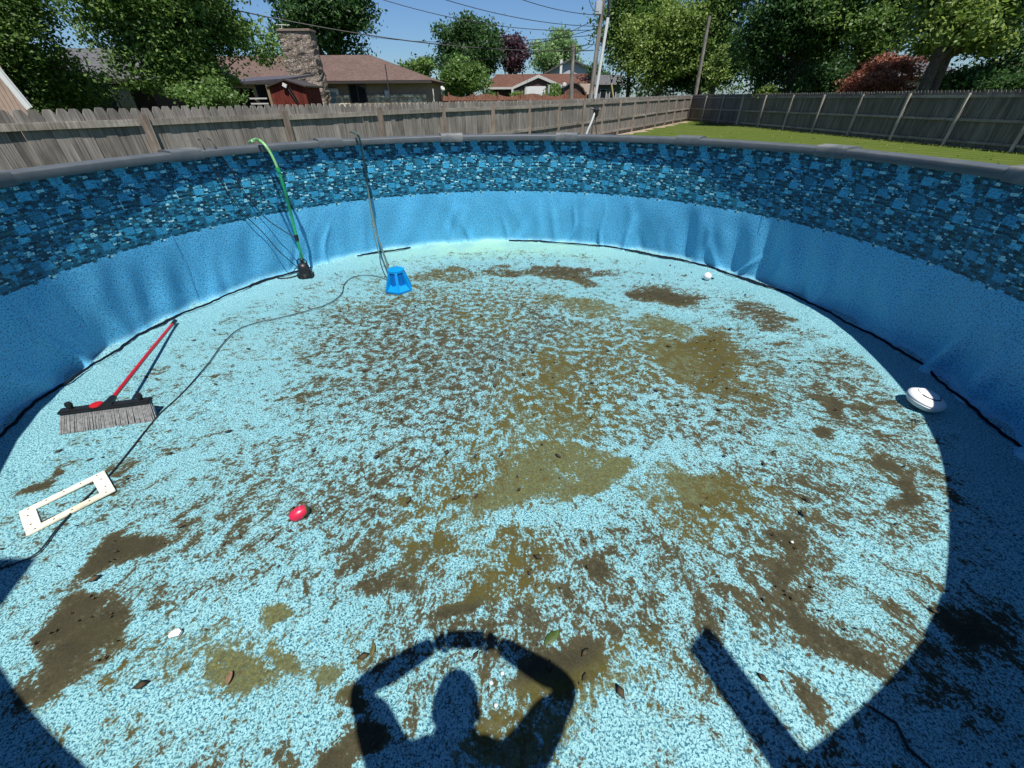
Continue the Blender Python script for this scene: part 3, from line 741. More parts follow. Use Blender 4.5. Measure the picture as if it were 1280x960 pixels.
px_tree('maple_tree', 'leafy maple with yellow-green edges overhanging the fence at the far left', -110, -150, 112, 190, 17.0, 44000, .14, L_mid, depth=.8, seed=1, nb=13, trunk_r=.14, clump=.34, bx=20)
px_tree('multi_stem_maple_tree', 'large dark multi-stemmed maple in front of the grey-roofed house', 96, -120, 318, 124, 18.0, 46000, .15, L_mid, depth=.8, seed=2, nb=15, stems=5, trunk_r=.09, clump=.38, bx=222, spread=.45)
px_tree('understory_shrub', 'low bright green shrub at the foot of the multi-stemmed maple', 226, 92, 292, 150, 15.6, 3200, .13, L_mid, seed=3, nb=9, trunk_r=.04, clump=.22, cat='shrub')
px_tree('oak_tree', 'tall dark green oak rising behind the stone chimney', 318, -95, 482, 82, 52, 26000, .42, L_dark, depth=.9, seed=4, nb=14, trunk_r=.5, clump=1.0)
px_tree('roadside_tree', 'small distant tree right of the brown roof hip', 488, 66, 545, 112, 75, 4500, .5, L_mid, seed=5, nb=7, trunk_r=.3, clump=.9)
px_tree('tall_ash_tree', 'tall mid-green tree left of the purple plum tree', 536, 15, 626, 118, 66, 15000, .46, L_dark, depth=.9, seed=6, nb=12, trunk_r=.4, clump=1.0)
px_tree('rounded_street_tree', 'rounded lighter green tree in front of the tall mid-green one', 549, 68, 608, 124, 52, 9000, .32, L_mid, seed=7, nb=9, trunk_r=.2, clump=.6)
px_tree('purple_plum_tree', 'dark purple-leaved plum tree between two green trees', 616, 38, 661, 96, 70, 6500, .42, L_purple, seed=8, nb=9, trunk_r=.3, clump=.8)
px_tree('pale_willow_tree', 'pale green rounded tree behind the low brown house', 661, 38, 730, 100, 85, 10000, .5, L_light, seed=9, nb=9, trunk_r=.4, clump=1.0)
px_tree('small_roadside_tree', 'small dark tree beside the grey two-storey house', 728, 78, 768, 118, 72, 2600, .42, L_dark, seed=10, nb=5, trunk_r=.2, clump=.7)
# wooded strip behind the right fence
RW = [('sunlit_maple_tree', 'bright yellow-green maple right of the white conduit pole', 776, -40, 888, 132, 54, 19000, .34, L_yel, 1, 20),
      ('tall_shade_tree', 'tall dark tree directly behind the utility pole', 752, -110, 850, 120, 56, 15000, .42, L_mid, 1, 21),
      ('dense_shade_tree', 'dense dark tree behind the leaning bare pole', 850, -130, 985, 132, 54, 26000, .32, L_mid, 1, 22),
      ('broad_shade_tree', 'broad dark tree in the middle of the right-hand tree line', 935, -130, 1085, 135, 33, 26000, .27, L_dark, 1, 23),
      ('gappy_shade_tree', 'loose-crowned tree with sky gaps above the grey roof', 1045, -120, 1190, 82, 30, 15000, .26, L_mid, 1, 24),
      ('leaning_trunk_tree', 'bright-topped tree with a dark leaning trunk near the right edge', 1140, -140, 1330, 80, 24, 24000, .24, L_yel, 1, 25),
      ('corner_shade_tree', 'dark spreading tree filling the right edge above the fence', 1155, 40, 1370, 150, 25, 16000, .22, L_dark, 1, 26),
      ('low_shade_tree', 'low dark tree filling the gap left of the copper shrub', 985, 50, 1100, 135, 36, 12000, .28, L_dark, 1, 27),
      ('back_shade_tree', 'dark tree mostly hidden behind the leaning bare pole', 800, 40, 960, 135, 58, 14000, .38, L_dark, 1, 28)]
for (nm, lb, x0, y0, x1, y1, Y, n, sz, mt, dp, sd) in RW:
    px_tree(nm, lb, x0, y0, x1, y1, Y, n, sz, mt, depth=dp*.7, seed=sd, nb=14, trunk_r=.26, clump=sz*2.3, group=None)
px_tree('copper_maple_shrub', 'copper-red leafy shrub above the right fence', 1066, 56, 1172, 128, 27.5, 11000, .15, L_red, seed=30, nb=10, trunk_r=.06, clump=.3, cat='shrub', depth=.7)
px_tree('bright_vine', 'bright yellow-green climbing growth beside the leaning bare pole', 880, 45, 914, 124, 42, 1800, .26, L_yel, seed=31, nb=7, trunk_r=.05, clump=.3, cat='shrub', depth=.6)
px_tree('bright_sapling', 'small bright sapling peeking over the right fence', 938, 104, 975, 126, 32, 900, .2, L_yel, seed=32, nb=4, trunk_r=.03, clump=.3, cat='shrub', depth=.6)
# bare leaning trunk near right edge
tb = at(1150, 122, 23.4); tt_ = at(1205, -20, 23.2)
tr = empty('leaning_tree_trunk', (tb.x, tb.y, 0), 'thick dark bare trunk leaning right beside the copper shrub', 'tree trunk')
o_ = Vector((tb.x, tb.y, 0)); MB().tube([Vector((0, 0, 0)), tb-o_, tb.lerp(tt_, .5)-o_+Vector((.1, 0, 0)), tt_-o_], [.26, .23, .2, .16], 9).build('trunk', M_bark, tr, True)
MB().tube([tb.lerp(tt_, .3)-o_, at(1168, 60, 23.3)-o_+Vector((.9, 0, .3)), at(1225, 10, 23.3)-o_], [.12, .09, .06], 7).build('limb', M_bark, tr, True)

# ------------------------------------------------------------ houses
M_roofB = m_shingle('brown_shingles', (.115, .072, .06), (.185, .13, .11))
M_roofC = m_shingle('red_brown_shingles', (.11, .05, .038), (.17, .09, .065))
M_roofG = m_shingle('grey_shingles', (.09, .09, .095), (.16, .16, .165))
M_brickB = m_brick('brown_brick', (.30, .20, .155), (.22, .155, .125), (.40, .35, .30))
M_brickA = m_brick('dark_brown_brick', (.095, .065, .055), (.07, .05, .045), (.12, .10, .09))
M_stone = m_stones('fieldstone', [(.32, .26, .205), (.20, .155, .12), (.46, .40, .33), (.13, .10, .085), (.27, .21, .16), (.38, .32, .27)], 12, (.16, .13, .11))
M_stone2 = m_stones('pale_fieldstone', [(.66, .57, .45), (.48, .37, .28), (.78, .70, .58), (.34, .26, .19)], 5, (.36, .30, .24))
M_trim = simple('pale_trim', (.62, .60, .56), .6, .08, 4)
M_gutter = simple('dark_gutter', (.06, .05, .045), .5, .1, 4)
M_redshed = m_wood('red_painted_boards', (.10, .02, .015), (.17, .035, .026), (.22, .06, .045))
M_dark = simple('dark_interior', (.012, .011, .010), .9, .2, 3)
M_tansiding = simple('tan_siding', (.42, .30, .235), .8, .08, 8, dirt=(.34, .24, .19))
M_greysiding = simple('grey_blue_siding', (.50, .54, .60), .7, .08, 6)
M_tan = simple('tan_timber', (.33, .23, .14), .8, .2, 8)

def slab(mb, pts, th):            # sloped roof slab from quad/tri with thickness
    pts = [Vector(p) for p in pts]; n = (pts[1]-pts[0]).cross(pts[2]-pts[0]).normalized()
    if n.z < 0: n = -n
    mb.prism(pts, -n*th)

def window(root, c, w, h, ny=-1, frame=M_trim, mull=True, glass=M_glass, fname='window'):
    """window in a wall facing -y, c = centre at the wall face"""
    c = Vector(c); f = MB(); t = .07
    for sx in (-1, 1): f.box((c.x+sx*(w/2-t/2), c.y-.03, c.z), (t, .08, h))
    for sz in (-1, 1): f.box((c.x, c.y-.032, c.z+sz*(h/2-t/2)), (w-2*t, .08, t))
    if mull: f.box((c.x, c.y-.028, c.z), (.05, .06, h-2*t))
    o = f.build(fname, frame, root)
    for sx in ((-1, 1) if mull else (0,)):
        ww = (w-2*t-.05)/2 if mull else w-2*t
        MB().box((c.x+sx*(ww/2+.025), c.y-.012, c.z), (ww, .02, h-2*t)).build('pane', glass, o)

# --- brown-roofed house with the stone chimney
YB = 36.0
o = at(390, 110, YB); root = empty('brown_roofed_house', (0, YB, 0), 'low brick house with brown hip roof and tall fieldstone chimney', 'house')
def rel(v): return Vector(v)-Vector((0, YB, 0))
eL = at(225, 107, YB-.4); eR = at(540, 103.5, YB-.4); eC = at(403, 101, YB-.4)
ez = eC.z; rz_ = at(400, 69, YB+3.4).z; xl = eL.x-2; xr = eR.x
ridL = Vector((xl+.5, YB+3.4, rz_)); ridR = Vector((at(463, 72, YB+3.4).x, YB+3.4, rz_))
mb = MB()
slab(mb, [rel((xl, YB-.5, ez)), rel((xr, YB-.5, ez)), rel(ridR), rel(ridL)], .12)
slab(mb, [rel((xr, YB-.5, ez)), rel((xr, YB+7.3, ez)), rel(ridR)], .12)
slab(mb, [rel((xr, YB+7.3, ez)), rel((xl, YB+7.3, ez)), rel(ridL), rel(ridR)], .12)
mb.build('roof', M_roofB, root)
MB().box(rel(((xl+xr)/2, YB-.54, ez-.1)), (xr-xl, .1, .14)).build('gutter', M_gutter, root)
MB().box(rel(((xl+xr)/2+.1, YB+3.4, (ez-.1)/2)), (xr-xl-1.0, 6.8, ez-.1)).build('wall', M_brickB, root)
wl_ = at(420, 120, YB-.02).x; wr_ = xr-.55
wc_ = at(447.5, 116, YB).x
for (xa, xb, hh) in ((wl_, wc_-.66, 1.9), (wc_-.66, wc_+.66, 1.38), (wc_+.66, wr_, 1.9)):
    MB().box(rel(((xa+xb)/2, YB-.05, .03+hh/2)), (xb-xa-.004, .12, hh)).build('stone_wainscot', M_stone2, root)
c = at(447.5, 116, YB); window(root, rel((c.x, YB, 2.0)), 1.25, 1.15, frame=simple('dark_window_frame', (.09, .07, .06), .6))
c = at(415, 116, YB)
d_ = MB().box(rel((c.x, YB-.03, 1.2)), (.95, .1, 2.2), None, .01).build('glass_door', M_white, root)
MB().box(rel((c.x, YB-.09, 1.35)), (.62, .02, 1.5)).build('pane', simple('pale_door_glass', (.30, .38, .44), .15, .1, 2), d_)
# chimney (flared stone stack with a mortar cap), standing out from the wall
cb = at(381, 118, YB-1.2); ct = at(372, 40, YB-1.2)
bw = (at(405, 118, YB-1.2)-at(361, 118, YB-1.2)).x; tw = (at(391, 45, YB-1.2)-at(353, 45, YB-1.2)).x
zt = ct.z; tx = at(372, 45, YB-1.2).x; bxm = tx-.12
mbc = bmesh.new(); rings = []
nz = 30
for i in range(nz+1):
    t = i/nz; z = zt*t; wv = bw*1.02+(tw-bw*1.02)*min(1, t**1.1); dp = 1.3-.35*t; xm = bxm+(tx-bxm)*t
    ring = []
    per = [(-.5, -.5), (-.3, -.5), (-.1, -.5), (.1, -.5), (.3, -.5), (.5, -.5), (.5, -.15), (.5, .2), (.5, .5), (.2, .5), (-.2, .5), (-.5, .5), (-.5, .2), (-.5, -.15)]
    for (a, b) in per:
        j = .045; ring.append(mbc.verts.new(rel((xm+a*wv+random.uniform(-j, j), YB-1.2+b*dp+random.uniform(-j, j), z+random.uniform(-.03, .03)*(0 < i < nz)))))
    rings.append(ring)
for a, b in zip(rings, rings[1:]):
    for k in range(len(a)): mbc.faces.new((a[k], a[(k+1) % len(a)], b[(k+1) % len(a)], b[k]))
mbc.faces.new(rings[-1]); me = bpy.data.meshes.new('chimney'); mbc.to_mesh(me); mbc.free(); me.materials.append(M_stone)
ch = link('chimney', me, None, root)
MB().box(rel((tx, YB-1.2, zt+.05)), (tw+.16, 1.08, .14), None, .03).build('mortar_cap', simple('chimney_mortar', (.26, .20, .16), .9, .2, 9, .02), ch)
MB().box(rel(at(483, 92, YB-.7)+Vector((0, 0, -1.1))), (.06, .06, 3.2)).build('service_mast', M_gutter, root)
for xx in (484, 540):
    MB().box(rel((at(xx, 110, YB-.5).x, YB-.1, 1.1)), (.07, .07, 2.3)).build('downspout', M_trim, root)
MB().box(rel((at(484, 116, YB).x, YB-.12, 1.95)), (.28, .16, .5), None, .02).build('electric_meter', M_greysiding, root)
# white aerial beside the chimney
ar = empty('rooftop_aerial', at(352, 60, YB), 'small white television aerial left of the stone chimney', 'aerial')
o_ = ar.location.copy(); MB().tube([Vector((0, 0, -.8)), at(352, 31, YB)-o_], .03, 6).build('mast', M_trim, ar)
for (ya, xa, xb) in ((31, 345, 362), (36, 349, 360)):
    MB().tube([at(xa, ya, YB)-o_, at(xb, ya+.5, YB)-o_], .025, 5).build('crossbar', M_trim, ar)

# --- open porch and red shed in front of it
YP = 29.0
pr = empty('porch_shelter', (0, YP, 0), 'dark open-sided shelter with a sagging roof beside the red shed', 'shelter')
relp = lambda v: Vector(v)-Vector((0, YP, 0))
a = at(284, 104, YP); b = at(336, 101, YP)
x0, x1 = a.x, b.x
mb = MB(); slab(mb, [relp((x0-.5, YP-.2, a.z)), relp((x1+1.2, YP-.2, a.z+.2)), relp((x1+1.2, YP+4, a.z+.55)), relp((x0-.5, YP+4, a.z+.4))], .1); mb.build('roof', simple('dark_metal_roof', (.09, .08, .085), .5, .3, 3), pr)
MB().box(relp(((x0+x1)/2+.4, YP+3.9, a.z/2)), (x1-x0+1.6, .1, a.z)).build('back_wall', M_dark, pr)
for xx in (x0, x1-.05): MB().box(relp((xx, YP, a.z/2-.05)), (.22, .22, a.z-.1)).build('post', M_tan, pr)
MB().box(relp((x0-.2, YP+1.5, a.z/2-.1)), (.12, 2.8, a.z-.2)).build('side_wall', M_brickA, pr)
for zz in (1.75, 1.5): MB().box(relp(((x0*.35+x1*.65), YP-.1, zz+.0)), ((x1-x0)*.42, .06, .07)).build('handrail', M_trim, pr)
rs = empty('red_shed', (0, YP-.6, 0), 'small red gabled shed in front of the stone chimney', 'shed'); YS = YP-.6
rels = lambda v: Vector(v)-Vector((0, YS, 0))
x0 = at(337, 110, YS).x; x1 = at(381, 110, YS).x; ze = at(360, 106, YS).z; zp = at(358, 99, YS).z; xm = (x0+x1)/2
n_ = 9
for i in range(n_):
    xa = x0+(x1-x0)*i/n_; xb = x0+(x1-x0)*(i+1)/n_-.015
    za = ze+(zp-ze)*(1-abs((xa-xm)/(x1-xm))); zb = ze+(zp-ze)*(1-abs((xb-xm)/(x1-xm)))
    MB().prism([rels((xa, YS, 0)), rels((xb, YS, 0)), rels((xb, YS, zb-.05)), rels((xa, YS, za-.05))], (0, .03, 0)).build('board', M_redshed, rs)
MB().prism([rels((x0+.03, YS+.04, 0)), rels((x1-.03, YS+.04, 0)), rels((x1-.03, YS+.04, ze-.06)), rels((xm, YS+.04, zp-.06)), rels((x0+.03, YS+.04, ze-.06))], (0, 2.2, 0)).build('wall', M_redshed, rs)
mb = MB()
for (xe, s) in ((x0-.12, -1), (x1+.12, 1)): slab(mb, [rels((xe, YS-.15, ze-.05)), rels((xm, YS-.15, zp+.02)), rels((xm, YS+2.4, zp+.02)), rels((xe, YS+2.4, ze-.05))], .07)
mb.build('roof', M_gutter, rs)
MB().box(rels((xm-.05, YS-.12, zp-.28)), (.22, .1, .16), Matrix.Rotation(.5, 3, 'Y')).build('lamp', M_white, rs)
for s in (0, 1): MB().tube([rels((xm+.15*s, YS-.05, zp-.35)), rels((xm+.35+.12*s, YS-.05, zp-1.05))], .03, 5).build('bracket', M_black, rs)
MB().box(rels((x0-.08, YS-.02, ze/2)), (.14, .16, ze)).build('corner_post', M_tan, rs)

# --- grey-roofed house behind the left trees
YA = 21.0
ga = empty('grey_roofed_house', (0, YA, 0), 'dark brick house with grey roof half hidden by the left trees', 'house'); rela = lambda v: Vector(v)-Vector((0, YA, 0))
xl = at(60, 110, YA).x; xr = at(197, 118, YA).x; ez = at(120, 99, YA-.4).z; rz_ = at(120, 60, YA+3).z
mb = MB(); slab(mb, [rela((xl-1, YA-.5, ez)), rela((xr+.4, YA-.5, ez)), rela((xr+.4, YA+3, rz_)), rela((xl-1, YA+3, rz_))], .12)
slab(mb, [rela((xl-1, YA+6.5, ez)), rela((xr+.4, YA+6.5, ez)), rela((xr+.4, YA+3, rz_)), rela((xl-1, YA+3, rz_))], .12); mb.build('roof', M_roofG, ga)
MB().prism([rela((xr-.2, YA, 0)), rela((xr-.2, YA+6, 0)), rela((xr-.2, YA+6, ez-.1)), rela((xr-.2, YA+3, rz_-.15)), rela((xr-.2, YA, ez-.1))], (-(xr-.2-xl), 0, 0)).build('wall', M_brickA, ga)
MB().box(rela(((xl+xr)/2, YA-.54, ez-.08)), (xr-xl+1.4, .09, .14)).build('gutter', M_gutter, ga)
for xx, ww in ((157, .75), (110, .8)):
    c = at(xx, 126, YA); window(ga, rela((c.x, YA, 1.65)), ww, 1.1, mull=False, glass=simple('greenish_window_glass', (.03, .07, .06), .1, .2, 2, spec=.8))

# --- tan gabled shed at the far left
YT = 13.0
sh = empty('tan_shed', (0, YT, 0), 'tan-sided shed with white gable trim at the far left edge', 'shed'); relt = lambda v: Vector(v)-Vector((0, YT, 0))
p0 = at(2, 84, YT); p1 = at(43, 134, YT); sl_ = (p0.z-p1.z)/(p1.x-p0.x)
EX = Vector((-2.9, 2.3, 0))        # the shed stands turned away to the left
xpk = p0.x-1.6; zpk = p0.z+1.6*sl_; xe = p1.x; ze = p1.z
MB().prism([relt((xe-.25, YT, 0)), relt((xe-.25, YT, ze+.12)), relt((xpk, YT, zpk-.05)), relt((2*xpk-xe+.25, YT, ze+.12)), relt((2*xpk-xe+.25, YT, 0))], EX).build('wall', M_tansiding, sh)
xx = xe-.25-.12; k = 0
while xx > xpk-.2:
    zt = zpk-.1-(xx+.055-xpk)*sl_ if xx > xpk else zpk-.1
    MB().prism([relt((xx, YT-.018, .1)), relt((xx+.112, YT-.018, .1)), relt((xx+.112, YT-.018, zt-.08)), relt((xx, YT-.018, zt))], (0, .016, 0)).build('siding_board', M_tansiding, sh)
    xx -= .125
for s_ in (1, -1):
    e = Vector((xe if s_ > 0 else 2*xpk-xe, 0, ze)); v = Vector((xpk, 0, zpk))
    MB().prism([relt((e.x, YT-.09, e.z)), relt((v.x, YT-.09, v.z)), relt((v.x, YT-.09, v.z-.2)), relt((e.x-.16*s_, YT-.09, e.z-.06))], (0, .05, 0)).build('rake_board', M_white, sh)
    MB().prism([relt((e.x, YT-.10, e.z+.03)), relt((v.x, YT-.10, v.z+.03)), relt((v.x, YT-.10, v.z+.002)), relt((e.x, YT-.10, e.z+.002))], EX*1.06).build('roof', M_roofG, sh)

# --- low brown house across the street
YC = 56.0
hc = empty('brown_garage_house', (0, YC, 0), 'low dark brick house with red-brown roof, white gable trim and white garage door', 'house'); relc = lambda v: Vector(v)-Vector((0, YC, 0))
ez = at(640, 109, YC).z; xl = at(604, 108, YC).x; xr = at(742, 108, YC).x; rz_ = at(660, 92.5, YC+3.5).z
ridx0, ridx1 = at(621, 93, YC+3.5).x, xr
mb = MB(); slab(mb, [relc((xl, YC, ez)), relc((xr, YC, ez)), relc((ridx1, YC+3.5, rz_)), relc((ridx0, YC+3.5, rz_))], .15)
slab(mb, [relc((xl, YC, ez)), relc((xl, YC+7, ez)), relc((ridx0, YC+3.5, rz_))], .15)
slab(mb, [relc((xl, YC+7, ez)), relc((xr, YC+7, ez)), relc((ridx1, YC+3.5, rz_)), relc((ridx0, YC+3.5, rz_))], .15); mb.build('roof', M_roofC, hc)
MB().box(relc(((xl+xr)/2+.2, YC+3.5, (ez-.15)/2)), (xr-xl-1.2, 6, ez-.15)).build('wall', M_brickA, hc)
MB().box(relc(((xl+xr)/2, YC-.05, ez-.08)), (xr-xl, .1, .2)).build('fascia', M_trim, hc)
gp = at(673, 93.5, YC-2); gl = at(641, 108.5, YC-2); gr = at(706, 107.5, YC-2); gz = gl.z
mb = MB()
for e in (gl, gr): slab(mb, [relc((e.x, YC-2.12, gz)), relc((gp.x, YC-2.12, gp.z)), relc((gp.x, YC+3.4, gp.z)), relc((e.x, YC+3.4, gz))], .12)
mb.build('gable_roof', M_roofC, hc)
for e in (gl, gr):
    s = 1 if e.x > gp.x else -1
    MB().prism([relc((e.x, YC-2.22, gz+.02)), relc((gp.x, YC-2.22, gp.z+.02)), relc((gp.x, YC-2.22, gp.z-.26)), relc((e.x, YC-2.22, gz-.22))], (0, .08, 0)).build('rake_board', M_trim, hc)
MB().prism([relc((gl.x+.5, YC-2, 0)), relc((gr.x-.5, YC-2, 0)), relc((gr.x-.5, YC-2, gz-.08)), relc((gp.x, YC-2, gp.z-.2)), relc((gl.x+.5, YC-2, gz-.08))], (0, 2.3, 0)).build('gable_wall', simple('brown_gable_siding', (.11, .055, .045), .8, .15, 3), hc)
c0 = at(657, 115, YC-2); c1 = at(681, 115, YC-2); gd = MB(); w_ = c1.x-c0.x; zt = at(668, 108.5, YC-2).z
MB().box(relc(((c0.x+c1.x)/2, YC-2.02, zt/2)), (w_+.2, .06, zt+.1)).build('garage_frame', M_trim, hc)
dr_ = None
for i in range(4):
    MB().box(relc(((c0.x+c1.x)/2, YC-2.08, zt*(i+.5)/4)), (w_, .06, zt/4-.02), None, .01).build('garage_door_panel', M_white, hc)
c = at(645, 116, YC-2); window(hc, relc((c.x, YC-2, 1.7)), .7, 1.3, mull=False)
for xx in (640.5, 705): MB().box(relc((at(xx, 110, YC-2.2).x, YC-2.2, gz/2)), (.22, .22, gz-.2)).build('porch_column', M_trim, hc)
# --- gambrel shed and grey roofed lean-to right of it
gs = empty('gambrel_shed', (0, 48, 0), 'brown barn-shaped shed beside the wooden poles', 'shed'); relg = lambda v: Vector(v)-Vector((0, 48, 0))
pp = [at(706, 121, 48), at(706, 110, 48), at(713, 105.5, 48), at(721, 106, 48), at(728, 112, 48), at(732, 121, 48)]
pp = [relg((p.x, 48, 0 if i in (0, 5) else p.z)) for i, p in enumerate(pp)]
MB().prism(pp, (0, 2.5, 0)).build('wall', simple('brown_shed_paint', (.15, .075, .055), .8, .2, 3), gs)
mb = MB()
for a_, b_ in zip(pp[1:], pp[2:5]+[pp[5]+Vector((.0, 0, 1.7))]):
    d1 = Vector((0, -.15, .05)); mb.prism([a_+d1, b_+d1, b_+d1+Vector((.08, 0, .08)), a_+d1+Vector((.08, 0, .08))], (0, 2.8, 0))
mb.build('roof', M_gutter, gs)
mb = MB(); q = [at(727, 104, 50), at(745, 104, 50), at(745, 118, 50), at(731, 118, 50)]
lt = empty('tan_lean_to', (0, 50, 0), 'tan-roofed lean-to between the barn-shaped shed and the utility pole', 'shed'); rell = lambda v: Vector(v)-Vector((0, 50, 0))
slab(mb, [rell((q[3].x, 49, q[3].z)), rell((q[2].x, 49, q[2].z)), rell((q[1].x, 51.5, q[0].z)), rell((q[0].x, 51.5, q[0].z))], .1); mb.build('roof', simple('tan_shingles', (.25, .19, .14), .9, .2, 6), lt)
MB().box(rell(((q[3].x+q[2].x)/2, 50.4, q[3].z/2-.1)), (q[2].x-q[3].x-.2, 2, q[3].z-.2)).build('wall', M_tansiding, lt)
# --- grey two-storey house
YG = 78.0
gh = empty('grey_gabled_house', (0, YG, 0), 'pale blue-grey gabled house rising behind the low brown roof', 'house'); relh = lambda v: Vector(v)-Vector((0, YG, 0))
pk = at(713, 74, YG); le = at(683, 90, YG); re_ = at(742, 86, YG)
MB().prism([relh((le.x+.4, YG, 0)), relh((le.x+.4, YG, le.z)), relh((pk.x, YG, pk.z-.1)), relh((re_.x, YG, re_.z)), relh((re_.x, YG, 0))], (0, 8, 0)).build('wall', M_greysiding, gh)
mb = MB()
for e in (le, re_): slab(mb, [relh((e.x-(.4 if e is le else -.4), YG-.5, e.z-.1)), relh((pk.x, YG-.5, pk.z+.1)), relh((pk.x, YG+8, pk.z+.1)), relh((e.x-(.4 if e is le else -.4), YG+8, e.z-.1))], .2)
mb.build('roof', M_roofG, gh)
for i in range(8):
    xx = le.x+1.2+(re_.x-le.x-2.4)*i/7; zz = le.z+.1
    f = MB().box(relh((xx, YG-.05, zz-1.0)), (.55, .12, .9)).build('window', M_trim, gh)
    MB().box(relh((xx, YG-.13, zz-1.0)), (.38, .03, .7)).build('pane', M_glass, f)
MB().box(relh((at(701, 84, YG).x, YG-.3, at(701, 84, YG).z-.6)), (.35, .35, 3)).build('flue', M_white, gh)
# --- white outbuilding and blue house right of the pole
wb = empty('white_outbuilding', (0, 62, 0), 'small white building left of the rounded street tree', 'building'); relw = lambda v: Vector(v)-Vector((0, 62, 0))
a = at(536, 112, 62); b = at(552, 107, 62)
MB().box(relw(((a.x+b.x)/2, 63, a.z/2)), (b.x-a.x, 2, a.z)).build('wall', M_white, wb)
mb = MB(); slab(mb, [relw((a.x-.4, 61.8, a.z)), relw((b.x+.4, 61.8, a.z)), relw((b.x, 64, b.z)), relw((a.x, 64, b.z))], .1); mb.build('roof', M_trim, wb)
bh = empty('blue_grey_house', (0, 66, 0), 'blue-grey house glimpsed right of the white conduit', 'house'); relb = lambda v: Vector(v)-Vector((0, 66, 0))
a = at(746, 106, 66); b = at(776, 106, 66)
MB().box(relb(((a.x+b.x)/2, 68, a.z/2)), (b.x-a.x, 4, a.z)).build('wall', simple('blue_grey_cladding', (.20, .24, .29), .7, .12, 4), bh)
mb = MB(); slab(mb, [relb((a.x-.5, 65.6, a.z)), relb((b.x+.5, 65.6, a.z)), relb((b.x+.5, 68, a.z+1.1)), relb((a.x-.5, 68, a.z+1.1))], .12); mb.build('roof', M_roofG, bh)
for k in (.3, .7):
    f = MB().box(relb((a.x+(b.x-a.x)*k, 65.97, 1.9)), (.9, .08, 1.3)).build('window', M_trim, bh); MB().box(relb((a.x+(b.x-a.x)*k, 65.91, 1.9)), (.7, .03, 1.1)).build('pane', M_glass, f)
# --- grey roof behind the copper shrub, right
rr_ = empty('grey_hip_roofed_house', (0, 40, 0), 'house with grey roof glimpsed behind the copper shrub', 'house'); relr = lambda v: Vector(v)-Vector((0, 40, 0))
a = at(1062, 96, 40); b = at(1150, 96, 40); p = at(1112, 70, 43)
mb = MB(); slab(mb, [relr((a.x, 40, a.z)), relr((b.x+4, 40, a.z)), relr((b.x+2, 43, p.z)), relr((p.x, 43, p.z))], .12); slab(mb, [relr((a.x, 40, a.z)), relr((a.x, 46, a.z)), relr((p.x, 43, p.z))], .12); mb.build('roof', M_roofG, rr_)
MB().box(relr(((a.x+b.x)/2+2, 43, a.z/2)), (b.x-a.x+3, 5, a.z-.1)).build('wall', M_brickB, rr_)

# --- scalloped reddish fence
rf = empty('scalloped_privacy_fence', (0, 44, 0), 'reddish wooden fence with scalloped top beyond the grey fence', 'fence')
fa = at(528, 121, 41); fb = at(742, 121, 47)
A_, B_ = Vector((fa.x, 41, 0)), Vector((fb.x, 47, 0)); Lf = (B_-A_).length; dd = (B_-A_)/Lf; rot = math.atan2(dd.y, dd.x)
np_ = int(Lf/2.2)
for i in range(np_+1):
    p = A_+dd*(i*2.2)-Vector((0, 44, 0))
    MB().box((0, -.06, 1.04), (.11, .11, 2.12), None, .01).build('post', M_redwood, rf, loc=p, rot=(0, 0, rot))
    if i < np_:
        mb = MB()
        for k in range(16):
            t = (k+.5)/16; h = 1.98-.22*math.sin(PI*t)**.8 if i % 2 else 1.78+.2*math.sin(PI*t)
            mb.box((2.2*t, 0, h/2), (.125, .02, h))
        mb.build('picket_panel', M_redwood, rf, loc=p, rot=(0, 0, rot))
        for zz in (1.55, .9, .3): MB().box((1.1, -.03, zz), (2.1, .04, .09)).build('rail', M_redwood, rf, loc=p, rot=(0, 0, rot))

# ------------------------------------------------------------ street furniture beyond the fence
px_tree('round_bush', 'round dark green bush in front of the white garage door', 674, 104, 706, 128, 51, 3500, .22, L_mid, seed=40, nb=6, trunk_r=.05, clump=.35, cat='bush')
px_tree('corner_bush', 'small light green bush left of the garage door', 641, 113, 655, 124, 51, 900, .2, L_yel, seed=41, nb=4, trunk_r=.04, clump=.25, cat='bush')
px_tree('low_bush', 'small bush at the left corner of the low brown house', 606, 114, 618, 124, 51, 700, .2, L_mid, seed=42, nb=4, trunk_r=.04, clump=.25, cat='bush')
# trees left of and behind the brown house gap, horizon fill
px_tree('low_hedge_tree', 'dark hedge-like tree under the rounded street tree', 528, 100, 606, 128, 72, 4000, .4, L_dark, seed=43, nb=9, trunk_r=.1, clump=.8, depth=.4)
def pole(name, label, bx, by, tx, ty, Y, r, arms=(), mat=M_pole):
    b = at(bx, by, Y); t = at(tx, ty, Y); v = (t-b); b0 = b - v*(b.z/v.z); b0.z = 0
    rt = empty(name, b0, label, 'utility pole'); MB().tube([Vector((0, 0, 0)), (t-b0)*.5, t-b0], [r, r*.88, r*.75], 10).build('pole', mat, rt, True)
    return rt, b0
pw, pb = pole('utility_pole', 'weathered wooden utility pole with white conduit beside it', 738.5, 122, 759, -40, 26, .125)
c0 = at(743.5, 125, 25.7); c1 = at(760, 22, 25.7); MB().tube([Vector((c0.x, c0.y, 0))-pb, c0-pb, c1-pb], .075, 8).build('conduit', M_white, pw, True)
c2 = at(762, -20, 25.8); MB().tube([c1-pb, c2-pb], .045, 8).build('riser_cable', M_black, pw, True)
MB().box(at(748, 10, 25.9)-pb, (.3, .25, .5), None, .03).build('junction_box', M_greysiding, pw)
p2, p2b = pole('short_utility_pole', 'dark wooden utility pole in front of the low brown house', 714, 123, 716.5, 56, 40, .18)
p3, p3b = pole('leaning_bare_pole', 'slim grey bare pole leaning in front of the right tree line', 869, 120, 887, 20, 41.2, .16)
